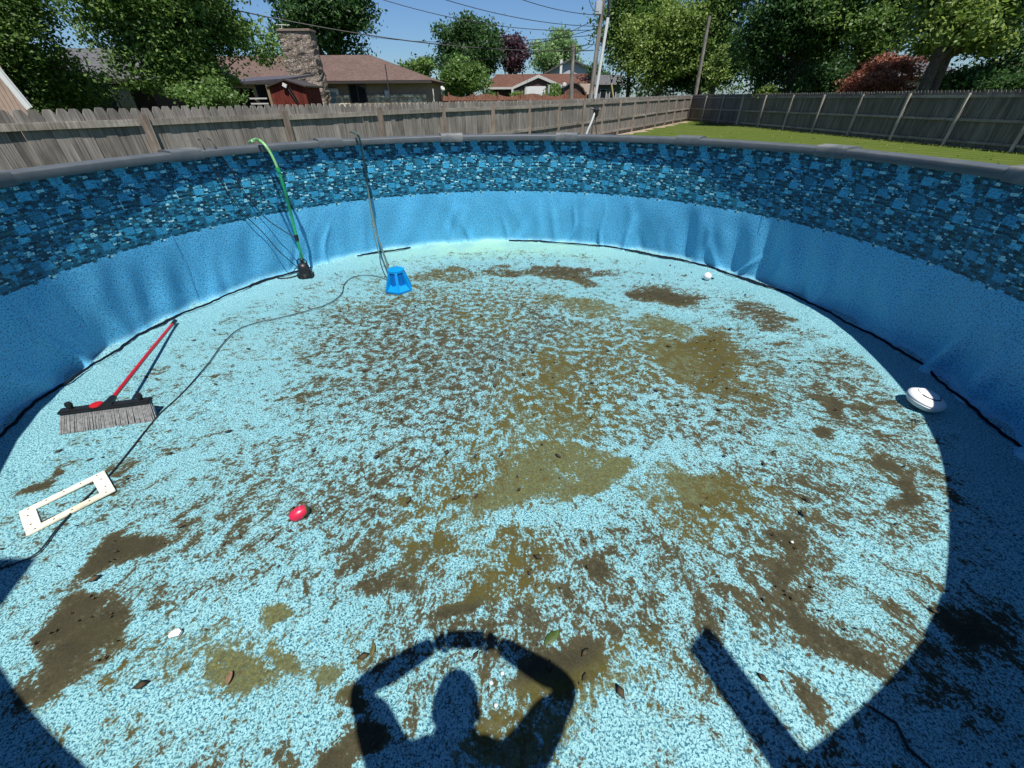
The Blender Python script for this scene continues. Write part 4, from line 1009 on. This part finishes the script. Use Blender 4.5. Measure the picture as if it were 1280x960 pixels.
gy_ = empty('guy_wire', at(767, 124, 30), 'guy wire with yellow plastic guard slanting right of the utility pole', 'guy wire'); o_ = gy_.location.copy()
MB().tube([at(767, 124, 30)-o_, at(764, 104, 30)-o_], .05, 7).build('guard', simple('yellow_guard', (.55, .42, .18), .6), gy_)
MB().tube([at(764, 104, 30)-o_, at(752, 10, 26.5)-o_], .012, 5).build('cable', M_cord, gy_)
sn = empty('street_sign', (at(686, 115, 50).x, 50, 0), 'grey sign post beside the round dark bush', 'sign'); a = at(686, 107, 50)
MB().box((0, 0, a.z/2), (.08, .08, a.z)).build('post', M_greysiding, sn); MB().box((0, -.06, a.z-.3), (.12, .03, .7)).build('sign_plate', M_greysiding, sn)
sn = empty('lamp_post', (at(705, 115, 50).x, 50, 0), 'pale lamp post right of the round dark bush', 'lamp post'); a = at(705, 106, 50)
MB().box((0, 0, a.z/2), (.08, .08, a.z)).build('post', M_trim, sn); MB().lathe([(0, .5), (.22, .42), (.25, .2), (.1, -.1), (0, -.1)], 8, (0, 0, a.z-.3)).build('lantern', M_trim, sn)

def wire(a, b, sag, label, r=.012, n=20):
    a = Vector(a); b = Vector(b); pts = []
    for i in range(n+1):
        t = i/n; p = a.lerp(b, t); p.z -= 4*sag*t*(1-t); pts.append(p-a)
    o = empty('overhead_wire', a, label, 'overhead wire', 'overhead wires'); MB().tube(pts, r, 5).build('cable', M_cord, o)
P_ = lambda x, y: at(x, y, 26)
wire(at(230, -2, 19), P_(742, 63), .45, 'lowest thick black wire crossing in front of the oak', .020)
wire(at(470, -3, 22), P_(748, 37), .35, 'long wire above the tall mid-green tree', .013)
wire(at(545, -4, 22), P_(748, 33), .2, 'second wire from the top left of the pole', .013)
wire(at(640, -5, 23), P_(750, 19), .12, 'uppermost wire joining the pole from the left', .013)
wire(at(430, 40, 55), P_(743, 44), .5, 'thin distant wire passing left of the purple tree', .014)
wire(at(600, 60, 60), P_(744, 36), .3, 'short thin wire fanning left from the pole', .014)
wire(at(655, 54, 60), P_(745, 24), .3, 'steep thin wire fanning down from the pole', .014)
wire(at(300, 75, 60), P_(742, 55), .9, 'faint wire low above the distant roofs', .014)
wire(at(716, 66, 40), P_(742, 55), .1, 'wire linking the two wooden poles', .013)
wire(at(716, 62, 40), P_(743, 48), .1, 'upper wire linking the two wooden poles', .013)
wire(at(735, -6, 24), P_(750, 12), .25, 'loose loop of wire at the top of the pole', .013)

# ------------------------------------------------------------ tripod sprinkler on the lawn
tp = at(744, 134, 12.0); tb0 = Vector((tp.x, 12.0, 0))
ts = empty('tripod_sprinkler', tb0, 'black tripod stand draped with a white hose near the fence', 'sprinkler stand')
top = tp-tb0
MB().tube(smooth_path([top+Vector((.06, 0, -.02)), top+Vector((0, -.03, -.12)), top+Vector((-.07, -.05, -.32)), top+Vector((-.16, -.05, -.55)), top+Vector((-.2, -.05, -.9)), top+Vector((-.22, 0, -1.5))]), .025, 8).build('white_hose', M_white, ts, True)
for (dx, dy) in ((.3, -.05), (-.05, .3), (-.12, -.25)):
    MB().tube([top+Vector((0, 0, -.12)), Vector((dx, dy, 0))], .018, 6).build('leg', simple('bronze_leg', (.12, .09, .07), .6), ts)
MB().lathe([(0, .05), (.05, .05), (.07, .0), (.06, -.12), (.03, -.16), (0, -.16)], 12, top+Vector((.03, 0, -.05))).build('sprinkler_head', M_black, ts)
MB().tube([top+Vector((-.12, 0, -.02)), top+Vector((.14, 0, -.05))], .02, 6).build('crossbar', M_black, ts)

# ------------------------------------------------------------ things in the pool
# green hose with sump pump
M_green = simple('green_garden_hose', (.02, .34, .12), .4, .15, 30)
M_greenl = simple('pale_green_hose', (.25, .55, .2), .4, .15, 30)
M_ghose = simple('grey_green_hose', (.09, .15, .13), .45, .2, 30)
hs = [fl(312, 178, 1.37), fl(316, 175.5, 1.395), at(322, 174.5, 4.78), at(330, 180, 4.70), at(339, 193, 4.68), at(348, 213, 4.67), at(356, 238, 4.67), at(364, 268, 4.72), at(371, 298, 4.68), at(377, 320, 4.66), at(381, 333, 4.64)]
gh_ = empty('green_hose', fl(381, 340), 'bright green hose arching over the rail down to the black pump', 'hose'); o_ = gh_.location.copy()
pth = [p-o_ for p in smooth_path(hs)]
MB().tube(pth[:30], .013, 10).build('upper_hose', M_greenl, gh_, True); MB().tube(pth[29:], .0145, 10).build('lower_hose', M_green, gh_, True)
for i in (29, 47): MB().tube([pth[i], pth[i+1]+(pth[i+1]-pth[i])*.6], .021, 10).build('coupling', M_black if i == 47 else M_green, gh_)
pb_ = fl(383, 346); sp_ = empty('sump_pump', pb_, 'small black submersible pump at the end of the green hose', 'pump')
MB().lathe([(0, .0), (.085, .0), (.09, .012), (.085, .03), (.07, .05), (.066, .07), (.06, .13), (.045, .155), (.02, .165), (0, .165)], 20).build('housing', M_black, sp_, True)
for k in range(12):
    a = 2*PI*k/12; MB().box((.088*math.cos(a), .088*math.sin(a), .022), (.010, .012, .045), Matrix.Rotation(a, 3, 'Z')).build('strainer_foot', M_black, sp_)
MB().tube([(.0, 0, .15), (.0, .0, .2)], .018, 10).build('outlet', M_black, sp_)
MB().tube(smooth_path([(-.05, 0, .12), (-.05, 0, .19), (.0, .02, .21), (.05, 0, .19), (.05, 0, .12)]), .007, 7).build('handle', M_black, sp_)
MB().box((.07, -.05, .06), (.06, .05, .09), None, .012).build('float_switch', M_black, sp_)
def cord(name, label, pts, r=.005, cat='cord', mat=M_cord, n=6, group=None):
    P = smooth_path(pts, n); o = tag(MB().tube([p-P[0] for p in P], r, 7).build(name, mat, None, True, loc=P[0]), label, cat, group); return o
cord('power_cord', 'thin black cord draping down the tile band to the pump, left one', [onwall(250, 181, 3.36)+Vector((0, 0, .04)), onwall(254, 184, 3.2)+Vector((0, 0, .03)), onwall(275, 225, 3.19), onwall(300, 262, 3.19), onwall(328, 290, 3.17), onwall(350, 315, 3.13), fl(372, 334, .05), fl(380, 340, .08)])
cord('power_cord', 'thin black cord draping down the tile band to the pump, right one', [onwall(262, 179, 3.36)+Vector((0, 0, .04)), onwall(268, 183, 3.2)+Vector((0, 0, .02)), onwall(290, 215, 3.19), onwall(312, 250, 3.19), onwall(335, 275, 3.17), onwall(360, 292, 3.1), at(372, 300, 4.68), at(376, 318, 4.65), fl(384, 337, .1)])
cord('black_cord', 'short black cord lying left of the black pump', [fl(376, 343, .008), fl(362, 347, .008), fl(350, 348, .008), fl(342, 346, .008)], .008)
# blue cover pump with grey hose
bp = fl(499, 362); bpo = empty('cover_pump', bp, 'bright blue flared plastic pump standing on the pool floor', 'pump'); bpo.rotation_euler = (0, 0, R(12))
M_blue = simple('bright_blue_plastic', (.0, .29, .72), .35, .12, 6); M_blue2 = simple('blue_pump_body', (.0, .15, .52), .4, .12, 6)
def hexring(r, z): return [(r*math.cos(PI/3*k+PI/6), r*math.sin(PI/3*k+PI/6), z) for k in range(6)]
bm = bmesh.new(); rg_ = [[bm.verts.new(p) for p in hexring(r, z)] for (r, z) in ((.150, 0), (.152, .022), (.146, .028), (.098, .085), (.094, .087))]
for a, b in zip(rg_, rg_[1:]):
    for k in range(6): bm.faces.new((a[k], a[(k+1) % 6], b[(k+1) % 6], b[k]))
bm.faces.new(rg_[0][::-1]); bm.faces.new(rg_[-1]); me = bpy.data.meshes.new('base_skirt'); bm.to_mesh(me); bm.free(); me.materials.append(M_blue)
link('base_skirt', me, None, bpo)
MB().lathe([(.096, .05), (.092, .09), (.080, .20), (.074, .205), (0, .205)], 28).build('motor_housing', M_blue2, bpo, True)
MB().lathe([(.0, .235), (.072, .235), (.086, .228), (.088, .206), (.083, .200), (0, .200)], 28).build('top_cover', M_blue, bpo, True)
for k in range(6):
    a = PI/3*k+PI/6; c, s = math.cos(a), math.sin(a); tn = Vector((-s, c, 0))*.013
    pts = [Vector((c*.083, s*.083, .21)), Vector((c*.090, s*.090, .205)), Vector((c*.153, s*.153, .026)), Vector((c*.153, s*.153, .004)), Vector((c*.08, s*.08, .004))]
    MB().prism([p-tn for p in pts], tn*2).build('buttress', M_blue, bpo)
for k in range(14):
    a = 2*PI*k/14+.1; MB().box((.090*math.cos(a), .090*math.sin(a), .13), (.006, .008, .13), Matrix.Rotation(a, 3, 'Z') @ Matrix.Rotation(-.11, 3, 'Y')).build('cooling_rib', M_blue2, bpo)
gpo = empty('grey_hose', bp, 'grey-green hose hanging from the far rail to the blue pump', 'hose')
g1 = [fl(438, 164.5, 1.36), fl(443, 166, 1.385), fl(447, 168.5, 1.388), at(450, 176, 5.43), at(453, 190, 5.42), at(457, 215, 5.41), at(462, 250, 5.36), at(469, 285, 5.15), at(477, 310, 4.8), at(483, 327, 4.45), at(486, 338, 4.32)]
g2 = [at(462, 250, 5.38), at(466, 283, 5.2), at(471, 307, 4.9), at(476, 322, 4.6), at(483, 334, 4.38), at(486, 345, 4.30)]
MB().tube([p-bp for p in smooth_path(g1)], .0115, 9).build('discharge_hose', M_ghose, gpo, True)
MB().tube([p-bp for p in smooth_path(g2)], .006, 8).build('tether_cord', M_ghose, gpo, True)
cp_ = [(485, 350), (470, 345), (452, 344), (438, 348), (430, 356), (427, 367), (412, 379), (385, 388), (350, 397), (318, 404), (296, 413), (278, 430), (262, 452), (240, 478), (222, 497), (200, 517), (182, 538), (163, 562), (140, 590), (118, 612), (96, 634), (72, 660), (48, 690), (20, 704), (-15, 716), (-60, 740)]
cord('long_power_cord', 'long black cord winding across the left floor from the blue pump', [fl(x, y, .012) for x, y in cp_], .0040, n=5)

# push broom
b0 = fl(76, 541); b1 = fl(199, 524); ax = (b1-b0); Lb = ax.length; ax.normalize(); bk = Vector((-ax.y, ax.x, 0))
br = empty('push_broom', (b0+b1)/2, 'push broom with grey bristles and long red handle lying at the left', 'broom'); O = br.location.copy()
M_bristle = simple('grey_bristles', (.21, .21, .205), .8, .5, 60)
M_red = simple('red_metal_handle', (.50, .012, .02), .3, .08, 10)
bar_c = bk*.065+Vector((0, 0, .115)); rotb = Matrix((ax, bk, Vector((0, 0, 1)))).transposed()
hb = MB(); hb.box(bar_c, (Lb*.93, .06, .022), rotb, .008); hb.box(bar_c+Vector((0, 0, -.016)), (Lb*.90, .045, .018), rotb, .004); hb.build('broom_block', M_black, br)
tv = []; rb = random.Random(5); nb_ = 0
bmm = {k: MB() for k in range(3)}
for i in range(58):
    for j in range(3):
        x = (-.5+(i+.5)/58)*Lb*.9
        p0 = ax*x + bk*(.065+(j-1)*.014) + Vector((0, 0, .108)); p1 = ax*(x*1.06+rb.gauss(0, .002)) + bk*(.0+(j-1)*.022+rb.gauss(0, .0015)) + Vector((0, 0, .003))
        bmm[j].tube([p0, p0.lerp(p1, .5)+Vector((0, 0, rb.gauss(0, .0008))), p1], [.0042, .0052, .0038+rb.random()*.003], 5)
for j in range(3):
    o = bmm[j].build('bristle_row', [M_bristle, simple('pale_bristles', (.33, .325, .32), .8, .5, 70), M_bristle][j], br); o['kind'] = 'stuff'
for x in (-.34, .36): MB().lathe([(0, .05), (.016, .048), (.02, .03), (.014, .012), (.012, 0)], 12, ax*(x*Lb)+bk*.07+Vector((0, 0, .122))).build('knob', M_black, br, True)
hc0 = ax*.02+bk*.07+Vector((0, 0, .13)); he = fl(219, 401, .035)-O; hd = (he-hc0).normalized()
MB().tube([hc0-hd*.03, hc0+hd*.07], [.026, .019], 12).build('socket', M_black, br, True)
MB().tube([hc0+hd*.05, hc0.lerp(he, .5)+Vector((0, 0, .004)), he-hd*.09], .0125, 12).build('handle', M_red, br, True)
MB().tube([he-hd*.09, he], [.0155, .0165], 12).build('grip', M_black, br, True)
MB().lathe([(0, .012), (.02, .010), (.034, .004), (.034, -.004), (.0, -.010)], 16, hc0+ax*-.07+bk*.0+Vector((0, 0, .0))).build('lock_tab', M_red, br, True)

# cream faceplate frame
q = [fl(25, 644), fl(131, 592), fl(149, 616), fl(37, 670)]; cen = (q[0]+q[1]+q[2]+q[3])/4
u = ((q[1]-q[0])+(q[2]-q[3])).normalized(); v_ = Vector((-u.y, u.x, 0)); wl2, hl2 = .345, .215
gk = empty('skimmer_faceplate', cen+Vector((0, 0, .012)), 'cream rectangular skimmer frame lying flat across the black cord', 'frame'); gk.rotation_euler = (R(1.5), R(-1.5), math.atan2(u.y, u.x))
M_cream = simple('aged_cream_plastic', (.80, .76, .62), .5, .08, 8, dirt=(.55, .48, .33))
bw_, ew_ = .040, .058
fr = MB()
for s in (-1, 1): fr.box((0, s*(hl2/2-bw_/2), .003), (wl2, bw_, .012), None, .003)
for s in (-1, 1): fr.box((s*(wl2/2-ew_/2), 0, .003), (ew_, hl2-2*bw_+.001, .0118), None, .0)
fr.build('frame', M_cream, gk)
M_hole = simple('screw_hole', (.10, .07, .04), .8)
for s in (-1, 1):
    for k in range(5): MB().lathe([(0, .0006), (.0045, .0006), (.0045, 0)], 10, ((-.4+.2*k)*wl2, s*(hl2/2-.018), .0092)).build('screw_hole', M_hole, gk)
    for k in (-.5, .5): MB().lathe([(0, .0006), (.0045, .0006), (.0045, 0)], 10, (s*(wl2/2-.026), k*.08, .0092)).build('screw_hole', M_hole, gk)

# chlorine dispenser
cf = empty('floating_dispenser', fl(1149, 508)+Vector((0, 0, .016)), 'round white plastic chlorine dispenser on the right at the shadow edge', 'dispenser'); cf.rotation_euler = (R(7), R(7), R(20))
M_wp = simple('white_plastic', (.80, .80, .80), .35, .04, 6)
MB().lathe([(0, 0), (.06, 0), (.088, .008), (.104, .030), (.107, .040), (.104, .046), (.100, .048)], 40).build('lower_bowl', M_wp, cf, True)
MB().lathe([(.102, .047), (.107, .052), (.104, .062), (.088, .074), (.062, .082), (.056, .083)], 40).build('upper_shell', M_wp, cf, True)
MB().lathe([(.060, .080), (.060, .086), (.054, .090), (.02, .092), (0, .092)], 32, (.004, .010, 0)).build('lid', M_wp, cf, True)
MB().tube([(.063*math.cos(a)+.002, .063*math.sin(a)+.008, .083) for a in np.linspace(R(170), R(330), 18)], [.0006]+[.0045]*16+[.0006], 6).build('lid_groove', M_black, cf, True)
# white ball
ball = fl(883, 350, 0); d = empty('white_ball', ball, 'small white ball near the far right wall', 'ball')
MB().lathe([(.043*math.sin(PI*k/12), .044-.043*math.cos(PI*k/12)) for k in range(13)], 24).build('shell', M_wp, d, True)
MB().box((.075, .02, .012), (.03, .02, .012), None, .004).build('tab', M_black, d)
# red and green egg-shaped toy
rt = empty('red_toy', fl(378, 645), 'small red and dark green egg-shaped toy on the left floor', 'toy'); rt.rotation_euler = (0, R(-8), R(38))
me = MB().lathe([(.0, -.050), (.018, -.046), (.030, -.030), (.034, 0), (.031, .022), (.02, .042), (0, .048)], 18, (0, 0, .028), Matrix.Rotation(PI/2, 3, 'Y')).mesh('shell', None, True)
g = N('red_and_green_plastic'); co = g.coord(); sx_ = g.n('ShaderNodeSeparateXYZ'); g.l(co, sx_.inputs[0])
f = g.math('ADD', g.math('ADD', g.math('MULTIPLY', sx_.outputs[0], 14.), g.math('MULTIPLY', sx_.outputs[2], -9.)), g.math('MULTIPLY', g.noise(co, 40), 1.))
g.col(g.ramp(f, [(.38, (.62, .02, .07)), (.50, (.30, .05, .04)), (.58, (.035, .06, .015))])); g.rough(.35); me.materials.append(g.m); link('shell', me, None, rt)
MB().tube([(-.05, 0, .02), (-.066, .004, .008)], [.006, .003], 6).build('stem', simple('dark_green_stem', (.02, .04, .01), .6), rt)
MB().box((.0, 0, .058), (.03, .012, .004), None, .002).build('pink_patch', simple('pale_pink_patch', (.75, .35, .4), .4), rt)
# white chip
wc = MB().prism([(-.021, -.009, 0), (.014, -.012, 0), (.022, .001, 0), (.013, .013, 0), (-.006, .014, 0), (-.022, .007, 0)], (0, 0, .012)).build('plastic_chip', M_white, None, False, loc=fl(221, 792, .012), rot=(.3, -.1, .3))
tag(wc, 'small white plastic chip on the lower left floor', 'chip')
for (x, y, nm, lb, c_, s_) in ((690, 798, 'green_leaf', 'single dark green leaf lying right of the photographer shadow', (.05, .09, .01), .05), (288, 848, 'brown_leaf', 'curled brown dead leaf on the green algae at lower left', (.22, .13, .07), .028), (466, 814, 'olive_leaf', 'tiny olive leaf beside the left elbow of the shadow', (.10, .09, .02), .03)):
    V = []; n = 9
    for i in range(n):
        t = i/(n-1); wv = math.sin(PI*t)**.8*.33
        for k in (-1, 0, 1): V.append(((t-.5)*s_*1.6, k*wv*s_, .004+(abs(k)*.3+.25*math.sin(t*3))*s_*(.55 if 'brown' in nm else .3)))
    F = [(i*3+k, (i+1)*3+k, (i+1)*3+k+1, i*3+k+1) for i in range(n-1) for k in (0, 1)]
    me = np_mesh(nm, np.array(V), np.array(F), simple(nm+'_surface', c_, .6, .3, 60), True)
    o = link(nm, me, None, None, fl(x, y, .006), (0, 0, random.uniform(0, 3))); sol = o.modifiers.new('thick', 'SOLIDIFY'); sol.thickness = .001
    tag(o, lb, 'leaf')
wp = [(990, 678), (628, 842), (614, 854), (620, 882)]
for i, (x, y) in enumerate(wp):
    o = MB().lathe([(0, 0), (.006, .001), (.007, .004), (.003, .008), (0, .008)], 7).build('white_crumb', M_white, None, False, loc=fl(x, y, .008))
    tag(o, ['tiny white crumb on the right floor in the brown silt', 'tiny white crumb inside the right arm shadow, uppermost', 'tiny white crumb inside the right arm shadow, middle', 'tiny white crumb inside the right arm shadow, lowest'][i], 'crumb', 'white crumbs on the floor')
M_flake = simple('dead_leaf_bits', (.060, .042, .018), .9, .7, 25)
def flakes():
    n = 2600; a = rng.uniform(0, 2*PI, n); r = 3.0*np.sqrt(rng.uniform(0, 1, n)); P = np.stack([r*np.cos(a), r*np.sin(a), np.zeros(n)], 1)
    d, g_, e = blob_fields(P); keep = rng.uniform(0, 1, n) < (d**2*1.0+.05); P = P[keep]; n = len(P)
    ang = np.arctan2(P[:, 1], P[:, 0])+rng.normal(0, .5, n); L = rng.uniform(.004, .013, n)*rng.choice([1, 1, 1, 2.2], n); W = L*rng.uniform(.25, .6, n)
    t = np.stack([np.cos(ang), np.sin(ang)], 1); b = np.stack([-t[:, 1], t[:, 0]], 1); z0 = .009+rng.uniform(0, .004, n)
    def pt(u, w, z): return np.concatenate([P[:, :2]+t*(L*u)[:, None]+b*(W*w)[:, None], (z0+z)[:, None]], 1)
    V = np.stack([pt(-1, 0, 0), pt(0, -1, .002), pt(1, 0, .001), pt(0, 1, .002), pt(.1, 0, .007), pt(0, 0, -.006)], 1).reshape(-1, 3)
    base = np.arange(n)[:, None, None]*6; T = np.array([[0, 1, 4], [1, 2, 4], [2, 3, 4], [3, 0, 4], [1, 0, 5], [2, 1, 5], [3, 2, 5], [0, 3, 5]])[None]
    return np_mesh('leaf_debris', V+np.array([PCX, PCY, 0]), (base+T).reshape(-1, 3), M_flake)
tag(link('leaf_debris', flakes()), 'scattered crumbs of dead leaf over the dirty pool floor', 'debris', kind='stuff')
tw = MB().tube([fl(1082, 880, .012)-fl(1082, 880), fl(1110, 905, .012)-fl(1082, 880)+Vector((.02, 0, .01)), fl(1135, 935, .01)-fl(1082, 880), fl(1165, 962, .01)-fl(1082, 880)], [.005, .006, .006, .004], 6).build('twig', M_cord, None, False, loc=fl(1082, 880))
tag(tw, 'thin dark stick in the shadow at the lower right', 'stick')

# ------------------------------------------------------------ behind the camera: photographer on a step, two added boards (they cast the shadows seen on the floor)
st = empty('step_stool', (-.02, -.98, 0), 'low wooden step the photographer stands on outside the pool', 'step')
MB().box((0, 0, .28), (.6, .36, .03), None, .004).build('tread', M_post, st)
for sx2 in (-1, 1): MB().box((sx2*.26, 0, .13), (.03, .32, .26)).build('side', M_post, st)
pe = empty('person', (-.02, -.95, .295), 'photographer in shirt and shorts leaning over the near rail, holding up a phone', 'person')
PO = pe.location.copy()
def skin_obj(name, nodes, edges, mat, parent, lvl=2, rootv=0):
    me = bpy.data.meshes.new(name); me.from_pydata([Vector(n[0])-PO for n in nodes], edges, [])
    o = link(name, me, mat, parent); sk = o.modifiers.new('skin', 'SKIN'); 
    for i, n in enumerate(nodes):
        r = n[1]; me.skin_vertices[0].data[i].radius = r if isinstance(r, tuple) else (r, r)
    me.skin_vertices[0].data[rootv].use_root = True; sk.use_smooth_shade = True
    ss = o.modifiers.new('sub', 'SUBSURF'); ss.levels = lvl; ss.render_levels = lvl
    return o
M_skin = simple('skin', (.52, .32, .23), .5, .06, 20); M_shirt = simple('grey_shirt', (.16, .18, .22), .85, .1, 30); M_shorts = simple('dark_shorts', (.05, .06, .08), .85, .1, 30)
nodes = [((-.02, -.86, 1.20), (.15, .12)), ((-.02, -.75, 1.38), (.15, .12)), ((-.02, -.48, 1.52), (.165, .11)), ((-.02, -.33, 1.55), (.15, .08)), ((-.02, -.28, 1.575), .085), ((-.02, -.21, 1.62), .078),
         ((-.20, -.31, 1.54), .06), ((-.39, -.085, 1.50), .056), ((-.245, -.05, 1.59), .043), ((-.12, -.015, 1.675), .036),
         ((.16, -.31, 1.54), .06), ((.365, -.085, 1.50), .056), ((.235, -.05, 1.59), .043), ((.12, -.015, 1.675), .036),
         ((-.12, -.88, 1.08), .095), ((-.14, -.90, .72), .06), ((-.14, -.98, .36), .038), ((-.14, -.86, .33), .035),
         ((.08, -.88, 1.08), .095), ((.10, -.90, .72), .06), ((.10, -.98, .36), .038), ((.10, -.86, .33), .035)]
edges = [(0, 1), (1, 2), (2, 3), (3, 4), (4, 5), (3, 6), (6, 7), (7, 8), (8, 9), (3, 10), (10, 11), (11, 12), (12, 13), (0, 14), (14, 15), (15, 16), (16, 17), (0, 18), (18, 19), (19, 20), (20, 21)]
body = skin_obj('body', nodes, edges, M_skin, pe)
sh_nodes = [((-.02, -.80, 1.30), (.19, .15)), ((-.02, -.68, 1.43), (.19, .15)), ((-.02, -.48, 1.52), (.20, .14)), ((-.02, -.36, 1.545), (.19, .10)), ((-.19, -.34, 1.535), .082), ((-.35, -.12, 1.50), .062), ((.15, -.34, 1.535), .082), ((.325, -.12, 1.50), .062)]
skin_obj('shirt', sh_nodes, [(0, 1), (1, 2), (2, 3), (3, 4), (4, 5), (3, 6), (6, 7)], M_shirt, pe)
skin_obj('shorts', [((-.02, -.86, 1.20), (.165, .135)), ((-.02, -.82, 1.28), (.16, .13)), ((-.12, -.885, 1.05), .11), ((-.14, -.90, .78), .085), ((.08, -.885, 1.05), .11), ((.10, -.90, .78), .085)], [(0, 1), (0, 2), (2, 3), (0, 4), (4, 5)], M_shorts, pe)
# head with face
bm = bmesh.new(); bmesh.ops.create_uvsphere(bm, u_segments=32, v_segments=24, radius=1)
for v in bm.verts:
    x, y, z = v.co
    v.co = Vector((x*.075*(1-.18*max(0, -z)), y*.095, z*.115))
    if y > 0:
        v.co.y += .022*math.exp(-((x/.16)**2+((z+.12)/.16)**2))       # nose
        v.co.y -= .010*math.exp(-(((abs(x)-.38)/.16)**2+((z-.05)/.12)**2))  # eye sockets
        v.co.y += .008*math.exp(-((x/.3)**2+((z+.42)/.07)**2)) + .006*math.exp(-((x/.3)**2+((z+.75)/.12)**2))
me = bpy.data.meshes.new('head'); bm.to_mesh(me); bm.free(); me.materials.append(M_skin); me.shade_smooth()
HC = Vector((-.02, -.205, 1.635))-PO; hrot = (R(-25), 0, 0)
hd_ = link('head', me, None, pe, HC, hrot)
for s in (-1, 1):
    MB().lathe([(.011*math.sin(PI*k/8), -.011*math.cos(PI*k/8)) for k in range(9)], 12, (s*.029, .080, .006)).build('eye', M_white, hd_, True)
    MB().lathe([(0, -.012), (.012, -.008), (.017, 0), (.012, .008), (0, .012)], 12, (s*.074, -.005, -.008), Matrix.Rotation(PI/2, 3, 'Y') @ Matrix.Diagonal((1.6, 1, 1))).build('ear', M_skin, hd_, True)
MB().tube([(-.022, .088, -.052), (0, .096, -.054), (.022, .088, -.052)], [.003, .006, .003], 8).build('mouth', simple('lips', (.42, .18, .15), .5), hd_, True)
bm = bmesh.new(); bmesh.ops.create_uvsphere(bm, u_segments=32, v_segments=20, radius=1)
bmesh.ops.delete(bm, geom=[v for v in bm.verts if v.co.z < .15-.5*max(0, -v.co.y) or (v.co.y > .55 and v.co.z < .55)], context='VERTS')
for v in bm.verts: v.co = Vector((v.co.x*.081, v.co.y*.101-.002, v.co.z*.122+.002))*random.uniform(.99, 1.02)
me = bpy.data.meshes.new('hair'); bm.to_mesh(me); bm.free(); me.materials.append(simple('brown_hair', (.05, .03, .02), .7, .3, 80)); me.shade_smooth(); link('hair', me, None, hd_)
for s in (-1, 1):
    w0 = Vector((s*.12, -.015, 1.665)); pl = [((s*.12, -.015, 1.665), .026), ((s*.098, -.013, 1.69), (.036, .014)), ((s*.078, -.012, 1.705), (.032, .012))]
    ed = [(0, 1), (1, 2)]
    hand = skin_obj('hand', pl, ed, M_skin, pe, 1)
    for k, (L_, dz) in enumerate(((.070, .024), (.078, .010), (.074, -.006), (.060, -.020))):
        b = Vector((s*.080, -.014, 1.705+dz)); pts = [b, b+Vector((-s*L_*.35, -.018, .004)), b+Vector((-s*L_*.55, -.020, 0)), b+Vector((-s*L_*.70, -.014, -.002))]
        skin_obj('finger', [(p, r) for p, r in zip(pts, (.0095, .009, .0085, .007))], [(0, 1), (1, 2), (2, 3)], M_skin, pe, 1)
    b = Vector((s*.10, -.012, 1.670)); pts = [b, b+Vector((-s*.018, -.030, .012)), b+Vector((-s*.036, -.034, .022))]
    skin_obj('thumb', [(p, r) for p, r in zip(pts, (.0115, .010, .008))], [(0, 1), (1, 2)], M_skin, pe, 1)
ph = empty('phone', (0, -.016, 1.7085), 'black phone held sideways at arm height above the pool', 'phone'); ph.rotation_euler = (PI/2-PITCH-R(0), 0, 0)
MB().box((0, 0, 0), (.147, .0715, .008), None, .003).build('case', M_black, ph); MB().box((0, 0, -.0045), (.135, .062, .0012)).build('screen', M_glass, ph)
# unseen boards added outside the pool to cast the two bar shadows
def board(top, bot, wdt, label):
    o = empty('shadow_board', bot, label, 'board'); v = Vector(top)-Vector(bot); q = v.to_track_quat('Z', 'Y')
    MB().box((0, 0, v.length/2), (wdt, .04, v.length), None, .004).build('plank', M_post, o, rot=q.to_euler()); return o
board((.985, -.325, 2.42), (1.27, -.66, 0), .13, 'plank added at the near rail right of the photographer to cast a bar shadow')
board((-2.02, -.14, 2.80), (-2.02, -.16, 0), .30, 'wide board added outside the rail left of the photographer to cast a shadow')

# ------------------------------------------------------------ overall albedo levels, matched to the exposure set at the top
LEVEL = {'mown_lawn': .62, 'white_paint': .85, 'white_plastic': .9, 'aged_cream_plastic': .85, 'tree_bark': 1.1, 'brown_brick': 1.0, 'pale_fieldstone': .9, 'brown_shingles': .8, 'tan_siding': .9,
         'printed_wall_liner': .82, 'floor_liner_with_algae': .72, 'weathered_grey_boards': .66, 'weathered_rail_wood': .74, 'weathered_post_wood': .74, 'shaded_weathered_boards': .72, 'grey_resin_coping': .95, 'grey_resin_cap': .95}
for m_ in list(bpy.data.materials):
    if m_.name.endswith('leaves') or not m_.use_nodes: continue
    t_ = m_.node_tree; p_ = t_.nodes.get('Principled BSDF')
    if not p_: continue
    k_ = LEVEL.get(m_.name, .8); ib = p_.inputs['Base Color']
    if ib.is_linked:
        src = ib.links[0].from_socket; mx_ = t_.nodes.new('ShaderNodeMix'); mx_.data_type = 'RGBA'; mx_.blend_type = 'MULTIPLY'
        mx_.inputs[0].default_value = 1; mx_.inputs[7].default_value = (k_, k_, k_, 1); t_.links.new(src, mx_.inputs[6]); t_.links.new(mx_.outputs[2], ib)
    else:
        c_ = ib.default_value; ib.default_value = (c_[0]*k_, c_[1]*k_, c_[2]*k_, 1)
